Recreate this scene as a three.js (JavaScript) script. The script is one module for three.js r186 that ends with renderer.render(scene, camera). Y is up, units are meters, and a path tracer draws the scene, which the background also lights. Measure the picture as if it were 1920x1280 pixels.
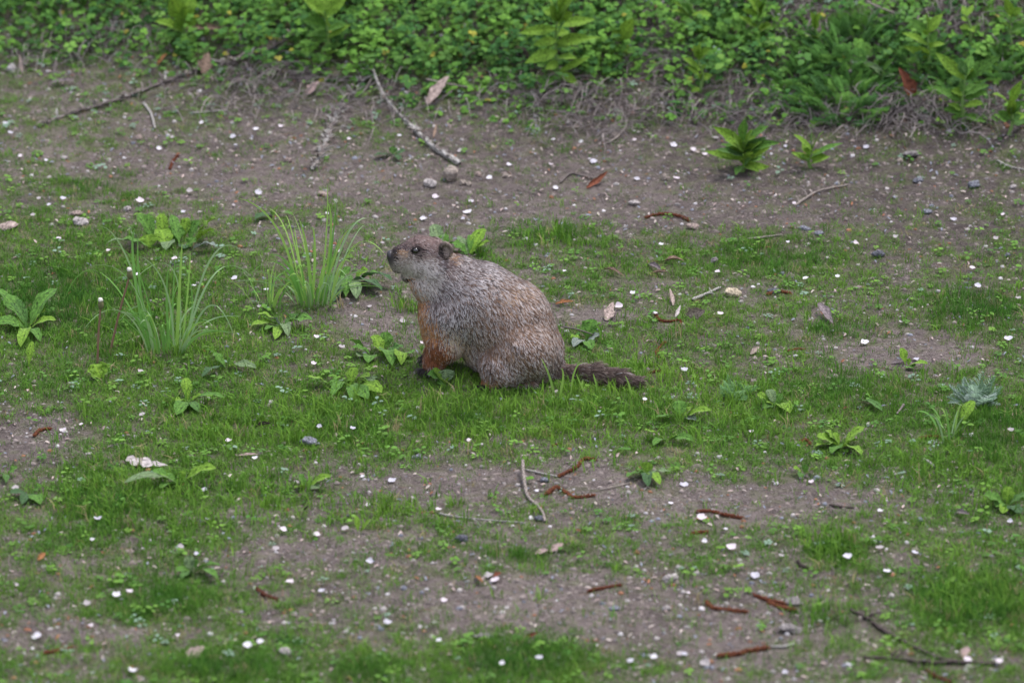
import * as THREE from 'three';
import { ImprovedNoise } from 'three/addons/math/ImprovedNoise.js';
import { MarchingCubes } from 'three/addons/objects/MarchingCubes.js';
import { mergeGeometries, mergeVertices } from 'three/addons/utils/BufferGeometryUtils.js';

// ---------------------------------------------------------------- camera, sky, sun, exposure
const V = (x, y, z) => new THREE.Vector3(x, y, z);
const scene = new THREE.Scene();
const TILT = THREE.MathUtils.degToRad(20), DIST = 9.5, SCALE = 900;      // looking down 20 degrees from 9.5 m; 900 photo pixels to a metre there
const camera = new THREE.PerspectiveCamera(2 * THREE.MathUtils.radToDeg(Math.atan(640 / SCALE / DIST)), 1920 / 1280, 0.1, 500);
camera.position.set(0, DIST * Math.sin(TILT), DIST * Math.cos(TILT));
camera.lookAt(0, 0, 0);
camera.focus = DIST - 0.06;
camera.userData.fStop = 3.8;

const renderer = new THREE.WebGLRenderer({ antialias: true });
renderer.toneMapping = THREE.LinearToneMapping;
renderer.toneMappingExposure = 2.2;
renderer.shadowMap.enabled = true;

{ // overcast sky, brighter towards the zenith
  const W = 64, H = 32, d = new Float32Array(W * H * 4);
  for (let y = 0; y < H; y++) for (let x = 0; x < W; x++) {
    const e = Math.max(0, Math.sin(((y + 0.5) / H - 0.5) * Math.PI)), l = 0.70 * (1 + 2 * e) / 3, i = (y * W + x) * 4;
    d[i] = l * 0.93; d[i + 1] = l * 0.985; d[i + 2] = l * 1.2; d[i + 3] = 1;
  }
  const sky = new THREE.DataTexture(d, W, H, THREE.RGBAFormat, THREE.FloatType);
  sky.mapping = THREE.EquirectangularReflectionMapping; sky.magFilter = THREE.LinearFilter; sky.needsUpdate = true;
  scene.background = sky; scene.environment = sky;
}
const sun = new THREE.DirectionalLight(0xfff8f2, 1.5);
sun.name = 'sun'; sun.position.set(2.2, 7, -1.6); sun.target.position.set(0, 0, 0);
sun.castShadow = true; sun.shadow.radius = 34; sun.shadow.mapSize.set(2048, 2048);
Object.assign(sun.shadow.camera, { left: -4, right: 4, top: 4, bottom: -4, near: 0.5, far: 30 });
scene.add(sun); scene.add(sun.target);

// ---------------------------------------------------------------- helpers
let seed = 1234567;
const rnd = () => { seed = (seed + 0x6d2b79f5) | 0; let t = Math.imul(seed ^ (seed >>> 15), 1 | seed); t = (t + Math.imul(t ^ (t >>> 7), 61 | t)) ^ t; return ((t ^ (t >>> 14)) >>> 0) / 4294967296; };
const rr = (a, b) => a + (b - a) * rnd(), pick = (a) => a[Math.floor(rnd() * a.length)];
const clamp = THREE.MathUtils.clamp, lerp = THREE.MathUtils.lerp, smooth = THREE.MathUtils.smoothstep;
const perlin = new ImprovedNoise();
const n2 = (x, y, s = 0) => perlin.noise(x + 31.7, y + 17.3, s + 5.1);
const fbm = (x, y, s = 0) => n2(x, y, s) + 0.5 * n2(x * 2.1, y * 2.1, s + 3) + 0.25 * n2(x * 4.3, y * 4.3, s + 7);
const MARKS = [], names = new Map();
const numbered = (n) => { const k = names.get(n) ?? 0; names.set(n, k + 1); return k ? `${n}_${String(k).padStart(3, '0')}` : n; };
function thing(name, label, category, pos = [0, 0, 0], group) {
  const o = new THREE.Group(); o.name = numbered(name); o.position.set(...(pos.isVector3 ? pos.toArray() : pos)); o.userData = { label, category };
  if (group) o.userData.group = group;
  scene.add(o); return o;
}
function part(name, geo, mat, parent) { const m = new THREE.Mesh(geo, mat); m.name = name; m.castShadow = m.receiveShadow = true; parent.add(m); return m; }
function solo(name, geo, mat, label, category, group) {
  const m = part(numbered(name), geo, mat, scene); m.userData = { label, category }; if (group) m.userData.group = group; return m;
}
function stuff(name, geo, mat, matrices, colors, label, category) {
  const m = new THREE.InstancedMesh(geo, mat, matrices.length); m.name = numbered(name); m.castShadow = m.receiveShadow = true;
  matrices.forEach((x, i) => m.setMatrixAt(i, x));
  if (colors) colors.forEach((c, i) => m.setColorAt(i, c));
  m.userData = { kind: 'stuff', label, category }; scene.add(m); return m;
}
const C = (r, g, b) => new THREE.Color().setRGB(r, g, b);
const std = (color, o = {}) => new THREE.MeshPhysicalMaterial({ color, roughness: 0.85, specularIntensity: 0.25, side: THREE.DoubleSide, ...o });

// ---------------------------------------------------------------- terrain: a flat yard with a grassy bank rising behind it
const bankEdge = (x) => -1.56 + 0.26 * clamp(x, -3, 3) + 0.06 * n2(x * 2.3, 0.5);
function height(x, z) {
  const s = (bankEdge(x) - z) / 0.1, soft = s > 20 ? s : Math.log(1 + Math.exp(s));
  const b = 0.055 * soft, bank = 1.1 * Math.tanh(b / 1.1);
  const near = Math.exp(-((x * x + z * z) / 90));
  return bank + 0.014 * Math.exp(-(((x + 0.15) / 0.1) ** 2 + ((z - 0.19) / 0.1) ** 2)) + near * (0.012 * n2(x * 1.9, z * 1.9) + 0.006 * n2(x * 6, z * 6, 2) + 0.004 * n2(x * 19, z * 19, 4) + 0.0022 * n2(x * 47, z * 47, 6)) + 0.02 * Math.min(1, bank * 3) * n2(x * 5, z * 5, 9);
}
const EYE = V(0, DIST * Math.sin(TILT), DIST * Math.cos(TILT)), FWD = V(0, -Math.sin(TILT), -Math.cos(TILT)), UPV = V(0, Math.cos(TILT), -Math.sin(TILT));
const ray = (px, py) => V((px - 960) / SCALE, 0, 0).addScaledVector(UPV, (640 - py) / SCALE).addScaledVector(FWD, DIST);
// where a thing seen in the photograph at (px, py) stands on the terrain
function spot(px, py, lift = 0) {
  const d = ray(px, py), p = V(0, 0, 0), above = (t) => { p.copy(EYE).addScaledVector(d, t); return p.y - lift - height(p.x, p.z); };
  let a = 0.6, b = 0.6;
  while (above(b) > 0 && b < 3) { a = b; b += 0.02; }
  for (let i = 0; i < 24; i++) { const m = (a + b) / 2; if (above(m) > 0) a = m; else b = m; }
  above((a + b) / 2); return p.clone();
}
// a point of an upright thing that stands at depth z
const upright = (px, py, z) => { const d = ray(px, py); return EYE.clone().addScaledVector(d, (z - EYE.z) / d.z); };
function slope(x, z) { const e = 0.02; return V(height(x - e, z) - height(x + e, z), 2 * e, height(x, z - e) - height(x, z + e)).normalize(); }

// how much of the ground the grass covers, read from the photograph in cells of 80 pixels (0 bare, 9 full)
const COVER = ['333334443333322211111112', '444444444443322222222222', '444443333333321111111111', '333333222221111111111111', '554443333222221111111111',
  '877776543223444456654333', '988887653334566677765445', '998888765534566666654456', '999998877777777776544456', '789999999999999999888899',
  '246788877655556788888899', '367777654334433334445667', '667665543444444444555677', '555554444333333333344566', '446765443332222223333798', '555566666666775322334445'];
function cover(px, py) {
  const u = clamp(px / 80 - 0.5, 0, 22.999), v = clamp(py / 80 - 0.5, 0, 14.999), i = Math.floor(u), j = Math.floor(v), a = u - i, b = v - j, q = (y, x) => +COVER[y][x];
  return lerp(lerp(q(j, i), q(j, i + 1), a), lerp(q(j + 1, i), q(j + 1, i + 1), a), b) / 9;
}
// dense lawn-like tufts: centre, half-width, half-height, extra height
const LAWN = [[1830, 1140, 125, 48, 1.5], [985, 1240, 160, 50, 0.9], [420, 1255, 170, 35, 0.9], [300, 1125, 120, 42, 0.9], [120, 560, 190, 75, 1.2], [1560, 1030, 60, 32, 1.2], [1870, 810, 120, 60, 1.2], [1600, 735, 180, 40, 0.8],
  [690, 1255, 60, 25, 1], [1830, 580, 110, 45, 1.1], [1400, 480, 160, 35, 0.8], [1530, 1160, 70, 28, 0.6], [200, 950, 110, 55, 1.1], [870, 788, 110, 35, 1], [1130, 765, 120, 30, 0.9], [620, 790, 150, 50, 0.7], [960, 1045, 80, 20, 0.9], [170, 345, 60, 22, 0.7], [260, 380, 60, 22, 0.6], [1560, 620, 60, 18, 0.8], [1040, 440, 90, 25, 1], [760, 580, 30, 18, 1.2]];
function lawn(px, py) { let s = 0; for (const [x, y, a, b, k] of LAWN) s = Math.max(s, k * Math.exp(-1.3 * (((px - x) / a) ** 2 + ((py - y) / b) ** 2))); return s; }
const BARE = [[700, 600, 90, 40], [1050, 360, 330, 45], [900, 905, 330, 28], [60, 815, 110, 40], [1300, 1180, 230, 50], [1000, 1130, 300, 40], [1730, 665, 150, 30], [1400, 385, 250, 45], [450, 320, 200, 40], [1450, 940, 260, 30], [560, 1030, 110, 25], [130, 1190, 200, 25], [1100, 590, 120, 16]];
function bare(px, py) { let s = 0; for (const [x, y, a, b] of BARE) s = Math.max(s, Math.exp(-1.1 * (((px - x) / a) ** 2 + ((py - y) / b) ** 2))); return s; }
function green(px, py) { const w = spotNoise(px, py); return clamp(cover(px, py) * 1.02 + 0.55 * w + 0.5 * Math.min(1, lawn(px, py)) - 0.75 * bare(px, py) - 0.06, 0, 1); }
const spotNoise = (px, py) => fbm(px / 95, py / 48, 1) * 0.75 + 0.45 * n2(px / 30, py / 16, 8);
const photoOf = (p) => { const d = p.clone().sub(EYE), t = DIST / d.dot(FWD); return [960 + d.x * t * SCALE, 640 - d.dot(UPV) * t * SCALE]; };

{ // the ground: one sheet, finely divided where it is seen, running out to 60 m
  const axis = (lo, hi, step) => { const a = []; for (let t = lo; t <= hi + 1e-6; t += step) a.push(t); let s = step; while (a[a.length - 1] < 60) { s *= 1.35; a.push(a[a.length - 1] + s); } s = step; while (a[0] > -60) { s *= 1.35; a.unshift(a[0] - s); } return a; };
  const xs = axis(-1.7, 1.7, 0.009), zs = axis(-3.0, 2.0, 0.01), nx = xs.length, nz = zs.length;
  const pos = new Float32Array(nx * nz * 3), col = new Float32Array(nx * nz * 3), uv = new Float32Array(nx * nz * 2), idx = [];
  const p = V(0, 0, 0);
  for (let j = 0; j < nz; j++) for (let i = 0; i < nx; i++) {
    const k = j * nx + i, x = xs[i], z = zs[j], y = height(x, z); p.set(x, y, z);
    pos[k * 3] = x; pos[k * 3 + 1] = y; pos[k * 3 + 2] = z; uv[k * 2] = x / 0.83; uv[k * 2 + 1] = z / 0.83;
    const far = Math.abs(x) > 2.5 || z < -4 || z > 3.2, [px, py] = far ? [960, 640] : photoOf(p), g = far ? 0.5 : green(px, py);
    const a = 0.5 + 0.5 * clamp(fbm(x * 3.1, z * 3.1, 11) * 1.3, -1, 1), b = 0.5 + 0.5 * clamp(fbm(x * 17, z * 17, 12) * 1.3, -1, 1), m = 0.5 + 0.5 * clamp(fbm(x * 34, z * 34, 21) * 1.5, -1, 1);
    const damp = smooth(x * 0.5 + bankEdge(x) * -0.2 - z * 0.6, 0.6, 1.5) * 0.38;                                          // wetter, darker earth at the foot of the bank
    let k2 = lerp(0.5, 1.36, 0.35 * a + 0.35 * b + 0.3 * m) * (1 - damp);
    const moss = clamp(g * 1.15 + 0.06 + (m - 0.5) * 1.3 + (b - 0.5) * 0.6, 0, 1) * 0.75;
    col[k * 3] = lerp(0.246 * k2, 0.112, moss); col[k * 3 + 1] = lerp(0.203 * k2, 0.143, moss); col[k * 3 + 2] = lerp(0.188 * k2, 0.048, moss);
  }
  for (let j = 0; j < nz - 1; j++) for (let i = 0; i < nx - 1; i++) { const a = j * nx + i, b = a + 1, c = a + nx, d = c + 1; idx.push(a, c, b, b, c, d); }
  const g = new THREE.BufferGeometry();
  g.setAttribute('position', new THREE.BufferAttribute(pos, 3)); g.setAttribute('color', new THREE.BufferAttribute(col, 3)); g.setAttribute('uv', new THREE.BufferAttribute(uv, 2)); g.setIndex(idx); g.computeVertexNormals();
  // gritty earth, 0.8 mm to a texel, tiling every 0.83 m
  const N = 1024, cd = new Uint8Array(N * N * 4), bd = new Uint8Array(N * N * 4), f = new Float32Array(N * N);
  const lay = (cells, amp, sharp = 1) => { const c = new Float32Array(cells * cells).map(() => rnd()); for (let y = 0; y < N; y++) for (let x = 0; x < N; x++) {
    const u = x / N * cells, v = y / N * cells, i = Math.floor(u), j = Math.floor(v), a = smooth(u - i, 0, 1), b = smooth(v - j, 0, 1), q = (jj, ii) => c[(jj % cells) * cells + (ii % cells)];
    f[y * N + x] += amp * Math.pow(lerp(lerp(q(j, i), q(j, i + 1), a), lerp(q(j + 1, i), q(j + 1, i + 1), a), b), sharp); } };
  lay(24, 0.16); lay(70, 0.2); lay(150, 0.26); lay(330, 0.26); lay(700, 0.4, 1.5); lay(1024, 0.3, 3);
  for (let i = 0; i < N * N; i++) { const v = clamp((f[i] - 0.2) / 0.8, 0, 1), t = 0.45 + 0.85 * v; for (let c = 0; c < 3; c++) { cd[i * 4 + c] = 255 * Math.min(1, Math.pow(t, 0.8) * [1, 0.995, 0.99][c]); bd[i * 4 + c] = 255 * v; } cd[i * 4 + 3] = bd[i * 4 + 3] = 255; }
  const tex = (d, srgb) => { const t = new THREE.DataTexture(d, N, N); t.wrapS = t.wrapT = THREE.RepeatWrapping; t.magFilter = THREE.LinearFilter; if (srgb) t.colorSpace = THREE.SRGBColorSpace; t.needsUpdate = true; return t; };
  const m = part('ground', g, new THREE.MeshPhysicalMaterial({ vertexColors: true, map: tex(cd, true), bumpMap: tex(bd), bumpScale: 0.011, roughness: 0.95, specularIntensity: 0.2 }), scene);
  m.userData = { kind: 'structure', label: 'bare brown earth with moss patches, rising into a bank behind', category: 'ground' };
}

// ---------------------------------------------------------------- small shapes
// ribbon through points with half-widths; side vectors lie across "across"
function ribbon(pts, w, across, colors) {
  const pos = [], nor = [], col = [], idx = [], n = pts.length;
  for (let i = 0; i < n; i++) {
    const t = pts[Math.min(n - 1, i + 1)].clone().sub(pts[Math.max(0, i - 1)]).normalize(), s = across.clone().addScaledVector(t, -across.dot(t)).normalize(), nn = s.clone().cross(t).normalize();
    
    for (const k of [-1, 1]) { const q = pts[i].clone().addScaledVector(s, k * w[i]); pos.push(q.x, q.y, q.z); nor.push(nn.x, nn.y, nn.z); if (colors) col.push(...colors[i]); }
    if (i) { const a = (i - 1) * 2; idx.push(a, a + 1, a + 2, a + 1, a + 3, a + 2); }
  }
  const g = new THREE.BufferGeometry(); g.setAttribute('position', new THREE.Float32BufferAttribute(pos, 3)); g.setAttribute('normal', new THREE.Float32BufferAttribute(nor, 3));
  if (colors) g.setAttribute('color', new THREE.Float32BufferAttribute(col, 3));
  g.setIndex(idx); return g;
}
const bez = (a, b, c, t) => a.clone().multiplyScalar((1 - t) * (1 - t)).addScaledVector(b, 2 * t * (1 - t)).addScaledVector(c, t * t);
const PROFILE = {
  oblong: (t) => t < 0.16 ? 0.13 + t * 0.6 : 0.13 + 0.87 * Math.pow(Math.sin(Math.PI * Math.min(1, Math.pow((t - 0.1) / 0.9, 0.95))), 0.75),
  lance: (t) => 0.1 + 0.9 * Math.pow(Math.sin(Math.PI * Math.pow(t, 0.85)), 1.15),
  round: (t) => t < 0.3 ? 0.08 : 0.08 + 0.92 * Math.pow(Math.sin(Math.PI * (t - 0.3) / 0.7), 0.6),
  torn: (t) => t < 0.35 ? 0.3 + t * 1.9 : Math.pow(Math.max(0, (1.02 - t) / 0.67), 0.7),
};
// a leaf blade from a to b: archs upward, folds along the midrib, curls across, waves at the edge
function leafGeo(a, b, w, o = {}) {
  const { arch = 0.2, fold = 0.25, shape = 'oblong', wave = 0.06, roll = 0, curl = 0, rows = 10, ragged = 0, up = V(0, 1, 0) } = o, L = a.distanceTo(b), cols = 6;
  const mid = a.clone().lerp(b, 0.5).addScaledVector(up, arch * L), pos = [], uv = [], idx = [], ph = rnd() * 6.28, prof = PROFILE[shape];
  for (let j = 0; j <= rows; j++) {
    const t = j / rows, c = bez(a, mid, b, t), T = bez(a, mid, b, Math.min(1, t + 0.02)).sub(bez(a, mid, b, Math.max(0, t - 0.02))).normalize();
    const S = T.clone().cross(up).normalize(); if (S.lengthSq() < 0.1) S.set(1, 0, 0); S.applyAxisAngle(T, roll); const N = S.clone().cross(T).normalize();
    const h0 = j === rows ? 0.0006 : w * 0.5 * prof(t), hl = h0 * (1 + ragged * (rnd() - 0.5) * 1.5), hr = h0 * (1 + ragged * (rnd() - 0.5) * 1.5);
    for (let i = 0; i <= cols; i++) {
      const u = i / cols * 2 - 1, au = Math.abs(u), h = u < 0 ? hl : hr;
      let x = u * h, y = fold * au * h + wave * h * au * Math.sin(t * 15 + ph + (u > 0 ? 1.7 : 0)) - fold * 0.25 * h * (1 - au);
      if (curl) { const r = 1 / curl, ang = u * curl * 1.2; x = Math.sin(ang) * h * r * 0.83; y = (1 - Math.cos(ang)) * h * r * 0.83; }
      const q = c.clone().addScaledVector(S, x).addScaledVector(N, y); pos.push(q.x, q.y, q.z); uv.push(i / cols, t);
      if (j && i) { const k = j * (cols + 1) + i; idx.push(k - cols - 2, k - cols - 1, k, k - cols - 2, k, k - 1); }
    }
  }
  const g = new THREE.BufferGeometry(); g.setAttribute('position', new THREE.Float32BufferAttribute(pos, 3)); g.setAttribute('uv', new THREE.Float32BufferAttribute(uv, 2)); g.setIndex(idx); g.computeVertexNormals(); return g;
}
// a tapering, slightly knobbly rod along points
function rod(pts, r0, r1, o = {}) {
  const { seg = 8, rough = 0.12, per = 10 } = o, curve = new THREE.CatmullRomCurve3(pts), n = Math.max(4, Math.round(per * (pts.length - 1))), fr = curve.computeFrenetFrames(n), pos = [], idx = [], uv = [];
  for (let i = 0; i <= n; i++) { const t = i / n, c = curve.getPointAt(t), r = lerp(r0, r1, t); for (let k = 0; k <= seg; k++) { const a = k / seg * Math.PI * 2, q = i === 0 || i === n ? 0.45 : 1, rad = r * q * (1 + (k === seg ? 0 : rough * (rnd() * 2 - 1)));
    if (k === seg) { const b = (i * (seg + 1)) * 3; pos.push(pos[b], pos[b + 1], pos[b + 2]); } else { const v = c.clone().addScaledVector(fr.normals[i], Math.cos(a) * rad).addScaledVector(fr.binormals[i], Math.sin(a) * rad); pos.push(v.x, v.y, v.z); }
    uv.push(k / seg, t * 6); if (i && k) { const m = i * (seg + 1) + k; idx.push(m - seg - 2, m, m - seg - 1, m - seg - 2, m - 1, m); } } }
  const g = new THREE.BufferGeometry(); g.setAttribute('position', new THREE.Float32BufferAttribute(pos, 3)); g.setAttribute('uv', new THREE.Float32BufferAttribute(uv, 2)); g.setIndex(idx); g.computeVertexNormals(); return g;
}
function pebble(rx, ry, rz, s, detail = 2, angular = 0.3) {
  const g = mergeVertices(new THREE.IcosahedronGeometry(1, detail).deleteAttribute('uv').deleteAttribute('normal')), p = g.attributes.position, v = V(0, 0, 0);
  for (let i = 0; i < p.count; i++) { v.fromBufferAttribute(p, i).normalize(); const k = 1 + angular * perlin.noise(v.x * 1.4 + s, v.y * 1.4 - s, v.z * 1.4) + angular * 0.4 * perlin.noise(v.x * 4 + s, v.y * 4, v.z * 4 + s); p.setXYZ(i, v.x * rx * k, v.y * ry * k, v.z * rz * k); }
  g.computeVertexNormals(); return g;
}

// ---------------------------------------------------------------- materials for plants
function grainTexture(w, h, fn) {
  const d = new Uint8Array(w * h * 4); for (let y = 0; y < h; y++) for (let x = 0; x < w; x++) { const c = fn(x / w, y / h), i = (y * w + x) * 4; for (let k = 0; k < 3; k++) d[i + k] = 255 * clamp(c[k], 0, 1); d[i + 3] = 255; }
  const t = new THREE.DataTexture(d, w, h); t.magFilter = THREE.LinearFilter; t.wrapS = t.wrapT = THREE.RepeatWrapping; t.colorSpace = THREE.SRGBColorSpace; t.needsUpdate = true; return t;
}
const veins = grainTexture(64, 128, (u, v) => {
  const a = Math.abs(u - 0.5) * 2, rib = Math.exp(-((a / 0.07) ** 2)), s = (v * 7 - a * 1.3) % 1, side = Math.exp(-(((((s + 1) % 1) - 0.5) / 0.09) ** 2)) * (1 - a * 0.6), k = 0.8 + 0.26 * fbm(u * 9, v * 16, 40) - 0.25 * smooth(fbm(u * 4 + 9, v * 6, 44), 0.35, 0.6) + 0.13 * rib + 0.06 * side;
  return [k + 0.08 * rib, k + 0.03 * rib, k];
});
const drymap = grainTexture(64, 64, (u, v) => { const k = 0.78 + 0.3 * fbm(u * 8, v * 8, 50) + 0.12 * Math.exp(-(((u - 0.5) / 0.04) ** 2)); return [k, k * 0.985, k * 0.97]; });
const bark = grainTexture(32, 128, (u, v) => { const k = 0.75 + 0.4 * fbm(u * 10, v * 5, 60); return [k, k, k * 0.98]; });
const leafMat = (c, o = {}) => std(c, { map: veins, transmission: 0.28, roughness: 0.92, clearcoat: 0.09, clearcoatRoughness: 0.5, ...o });
const GREEN = { mid: leafMat(C(0.15, 0.34, 0.055)), bright: leafMat(C(0.27, 0.49, 0.055)), dark: leafMat(C(0.09, 0.19, 0.07)), pale: leafMat(C(0.25, 0.37, 0.17)), grey: leafMat(C(0.33, 0.40, 0.34)), deep: leafMat(C(0.12, 0.27, 0.06)) };
const stemMat = { green: std(C(0.17, 0.28, 0.08)), red: std(C(0.25, 0.15, 0.10)) };
const bladeMat = { mid: std(C(0.19, 0.40, 0.09), { transmission: 0.3, roughness: 0.9 }), light: std(C(0.33, 0.54, 0.12), { transmission: 0.3, roughness: 0.9 }), blue: std(C(0.34, 0.50, 0.24), { transmission: 0.25, roughness: 0.9 }), dry: std(C(0.42, 0.35, 0.24)) };

// ---------------------------------------------------------------- the groundhog
{
  // body measured in the side view: px, py as seen, z towards the viewer; ground of the middle plane at (930, 692)
  const SY = SCALE * Math.cos(TILT), SZ = SCALE * Math.sin(TILT), L = (px, py, z = 0) => V((px - 930) / 900, (692 - py + SZ * z) / SY, z), R = (r) => r / 900;
  const cones = [], add = (a, ra, b, rb, k = 0.018) => cones.push({ a, b, ra: R(ra), rb: R(rb), k });
  const both = (f) => { f(1); f(-1); };
  add(L(972, 650), 73, L(945, 596), 71, 0.03); add(L(945, 596), 71, L(893, 560), 65, 0.03); add(L(893, 562), 64, L(840, 576), 51, 0.03);
  add(L(840, 576), 50, L(834, 612), 42, 0.025); add(L(870, 550), 55, L(838, 515), 41, 0.025); add(L(842, 524), 45, L(808, 523), 39, 0.02);
  add(L(806, 479), 35, L(786, 476), 31, 0.018); add(L(782, 474), 29, L(754, 480), 22, 0.014); add(L(756, 482), 21, L(745, 483), 16, 0.01); add(L(754, 496), 13, L(746, 496), 11, 0.008);
  add(L(777, 490), 25, L(752, 491), 16, 0.01); add(L(800, 506), 21, L(759, 513), 8, 0.012); add(L(905, 640), 42, L(940, 640), 60, 0.03);
  both((s) => {
    const Z = (px, py, z) => { const v = L(px, py, z); v.z *= s; return v; };
    add(Z(815, 502, 0.022), 22, Z(792, 496, 0.02), 17, 0.015);                                                                  // cheek
    add(Z(848, 585, 0.032), 35, Z(833, 638, 0.034), 25, 0.018); add(Z(833, 638, 0.036), 24, Z(814, 668, 0.031), 15, 0.014); add(Z(814, 668, 0.031), 14, Z(803, 684, 0.03), 10, 0.012);   // foreleg
    for (let d = -1.5; d <= 1.5; d++) add(Z(803, 686, 0.03 + d * 0.006), 5, Z(789, 688, 0.031 + d * 0.008), 3.4, 0.004);
    add(Z(968, 650, 0.052), 57, Z(937, 676, 0.064), 38, 0.015); add(Z(937, 684, 0.07), 30, Z(925, 700, 0.07), 20, 0.012);    // thigh, knee
    add(Z(985, 712, 0.068), 14, Z(912, 715, 0.076), 10, 0.012);
    for (let d = -1.5; d <= 1.5; d++) add(Z(912, 716, 0.078 + d * 0.006), 5, Z(888, 718, 0.08 + d * 0.009), 3.6, 0.004);
    if (s > 0) add(Z(838, 465, 0.024), 7, Z(834, 476, 0.028), 7, 0.006);                                                                    // root of the ear
  });
  add(L(1030, 690, 0.005), 26, L(1052, 694, 0.012), 14, 0.02); add(L(1052, 693, 0.012), 13, L(1105, 694, 0.036), 11, 0.01); add(L(1105, 694, 0.036), 11, L(1148, 701, 0.052), 9, 0.01); add(L(1148, 701, 0.052), 9, L(1174, 706, 0.058), 4, 0.01);
  const earC = [L(834, 467, 0.031), V()]; earC[1].set(L(820, 0).x, (692 - 492 - SZ * 0.026) / SY, -0.026);
  for (const c of cones) { c.ba = c.b.clone().sub(c.a); c.l2 = Math.max(1e-9, c.ba.lengthSq()); c.reach = Math.max(c.ra, c.rb) + 0.05; }
  const smin = (a, b, k) => { const h = Math.max(0, k - Math.abs(a - b)) / k; return Math.min(a, b) - h * h * k * 0.25; };
  const mouth = { a: L(736, 510), b: L(751, 509) };
  function sdf(x, y, z) {
    let d = 1;
    for (const c of cones) {
      const px = x - c.a.x, py = y - c.a.y, pz = z - c.a.z, t = clamp((px * c.ba.x + py * c.ba.y + pz * c.ba.z) / c.l2, 0, 1), dx = px - c.ba.x * t, dy = py - c.ba.y * t, dz = pz - c.ba.z * t;
      d = smin(d, Math.sqrt(dx * dx + dy * dy + dz * dz) - (c.ra + (c.rb - c.ra) * t), c.k);
    }
    for (const [i, e] of earC.entries()) {                                                                                       // ear: a thick little disc, hollowed on its outer face
      const s = i ? -1 : 1, ex = x - e.x, ey = y - e.y, ez = (z - e.z) * s; if (ex * ex + ey * ey > 0.002) continue;
      const q = ez * 0.8 - ex * 0.45, r = Math.sqrt(ex * ex * 1.1 + ey * ey * 0.82);
      let ear = Math.max(r - 0.0152, Math.abs(q) - 0.0040); ear = Math.max(ear, -(Math.sqrt(r * r + (q - 0.0085) ** 2) - 0.0115));
      d = smin(d, ear, 0.003);
    }
    { const ba = mouth.b.clone().sub(mouth.a), px = x - mouth.a.x, py = y - mouth.a.y, t = clamp((px * ba.x + py * ba.y) / ba.lengthSq(), 0, 1), m = Math.hypot(px - ba.x * t, py - ba.y * t, Math.max(0, Math.abs(z) - 0.008)) - 0.005; d = Math.max(d, -m); }
    return d;
  }
  const lo = V(-0.26, -0.03, -0.15), hi = V(0.31, 0.36, 0.15), N = 132, mc = new MarchingCubes(N, new THREE.MeshBasicMaterial(), false, false, 400000);
  const H = N / 2, at = (i, l, h) => lerp(l, h, (i - H) / H * 0.5 + 0.5);
  for (let k = 0; k < N; k++) for (let j = 0; j < N; j++) for (let i = 0; i < N; i++) {
    const x = at(i, lo.x, hi.x), y = at(j, lo.y, hi.y), z = at(k, lo.z, hi.z); mc.field[k * N * N + j * N + i] = -sdf(x, y, z);
  }
  mc.isolation = 0; mc.update();
  let g = new THREE.BufferGeometry(), pa = mc.positionArray.slice(0, mc.count * 3);
  for (let i = 0; i < mc.count; i++) { pa[i * 3] = lerp(lo.x, hi.x, pa[i * 3] * 0.5 + 0.5); pa[i * 3 + 1] = lerp(lo.y, hi.y, pa[i * 3 + 1] * 0.5 + 0.5); pa[i * 3 + 2] = lerp(lo.z, hi.z, pa[i * 3 + 2] * 0.5 + 0.5); }
  g.setAttribute('position', new THREE.BufferAttribute(pa, 3)); g = mergeVertices(g, 1e-5);
  const P = g.attributes.position, nrm = new Float32Array(P.count * 3), grad = (x, y, z, e = 0.0015) => V(sdf(x + e, y, z) - sdf(x - e, y, z), sdf(x, y + e, z) - sdf(x, y - e, z), sdf(x, y, z + e) - sdf(x, y, z - e)).normalize();

  // coat: what grows where (photo px, py of the near flank; far flank mirrored)
  const pale = [0.64, 0.59, 0.58], black = [0.022, 0.018, 0.019];
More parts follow.
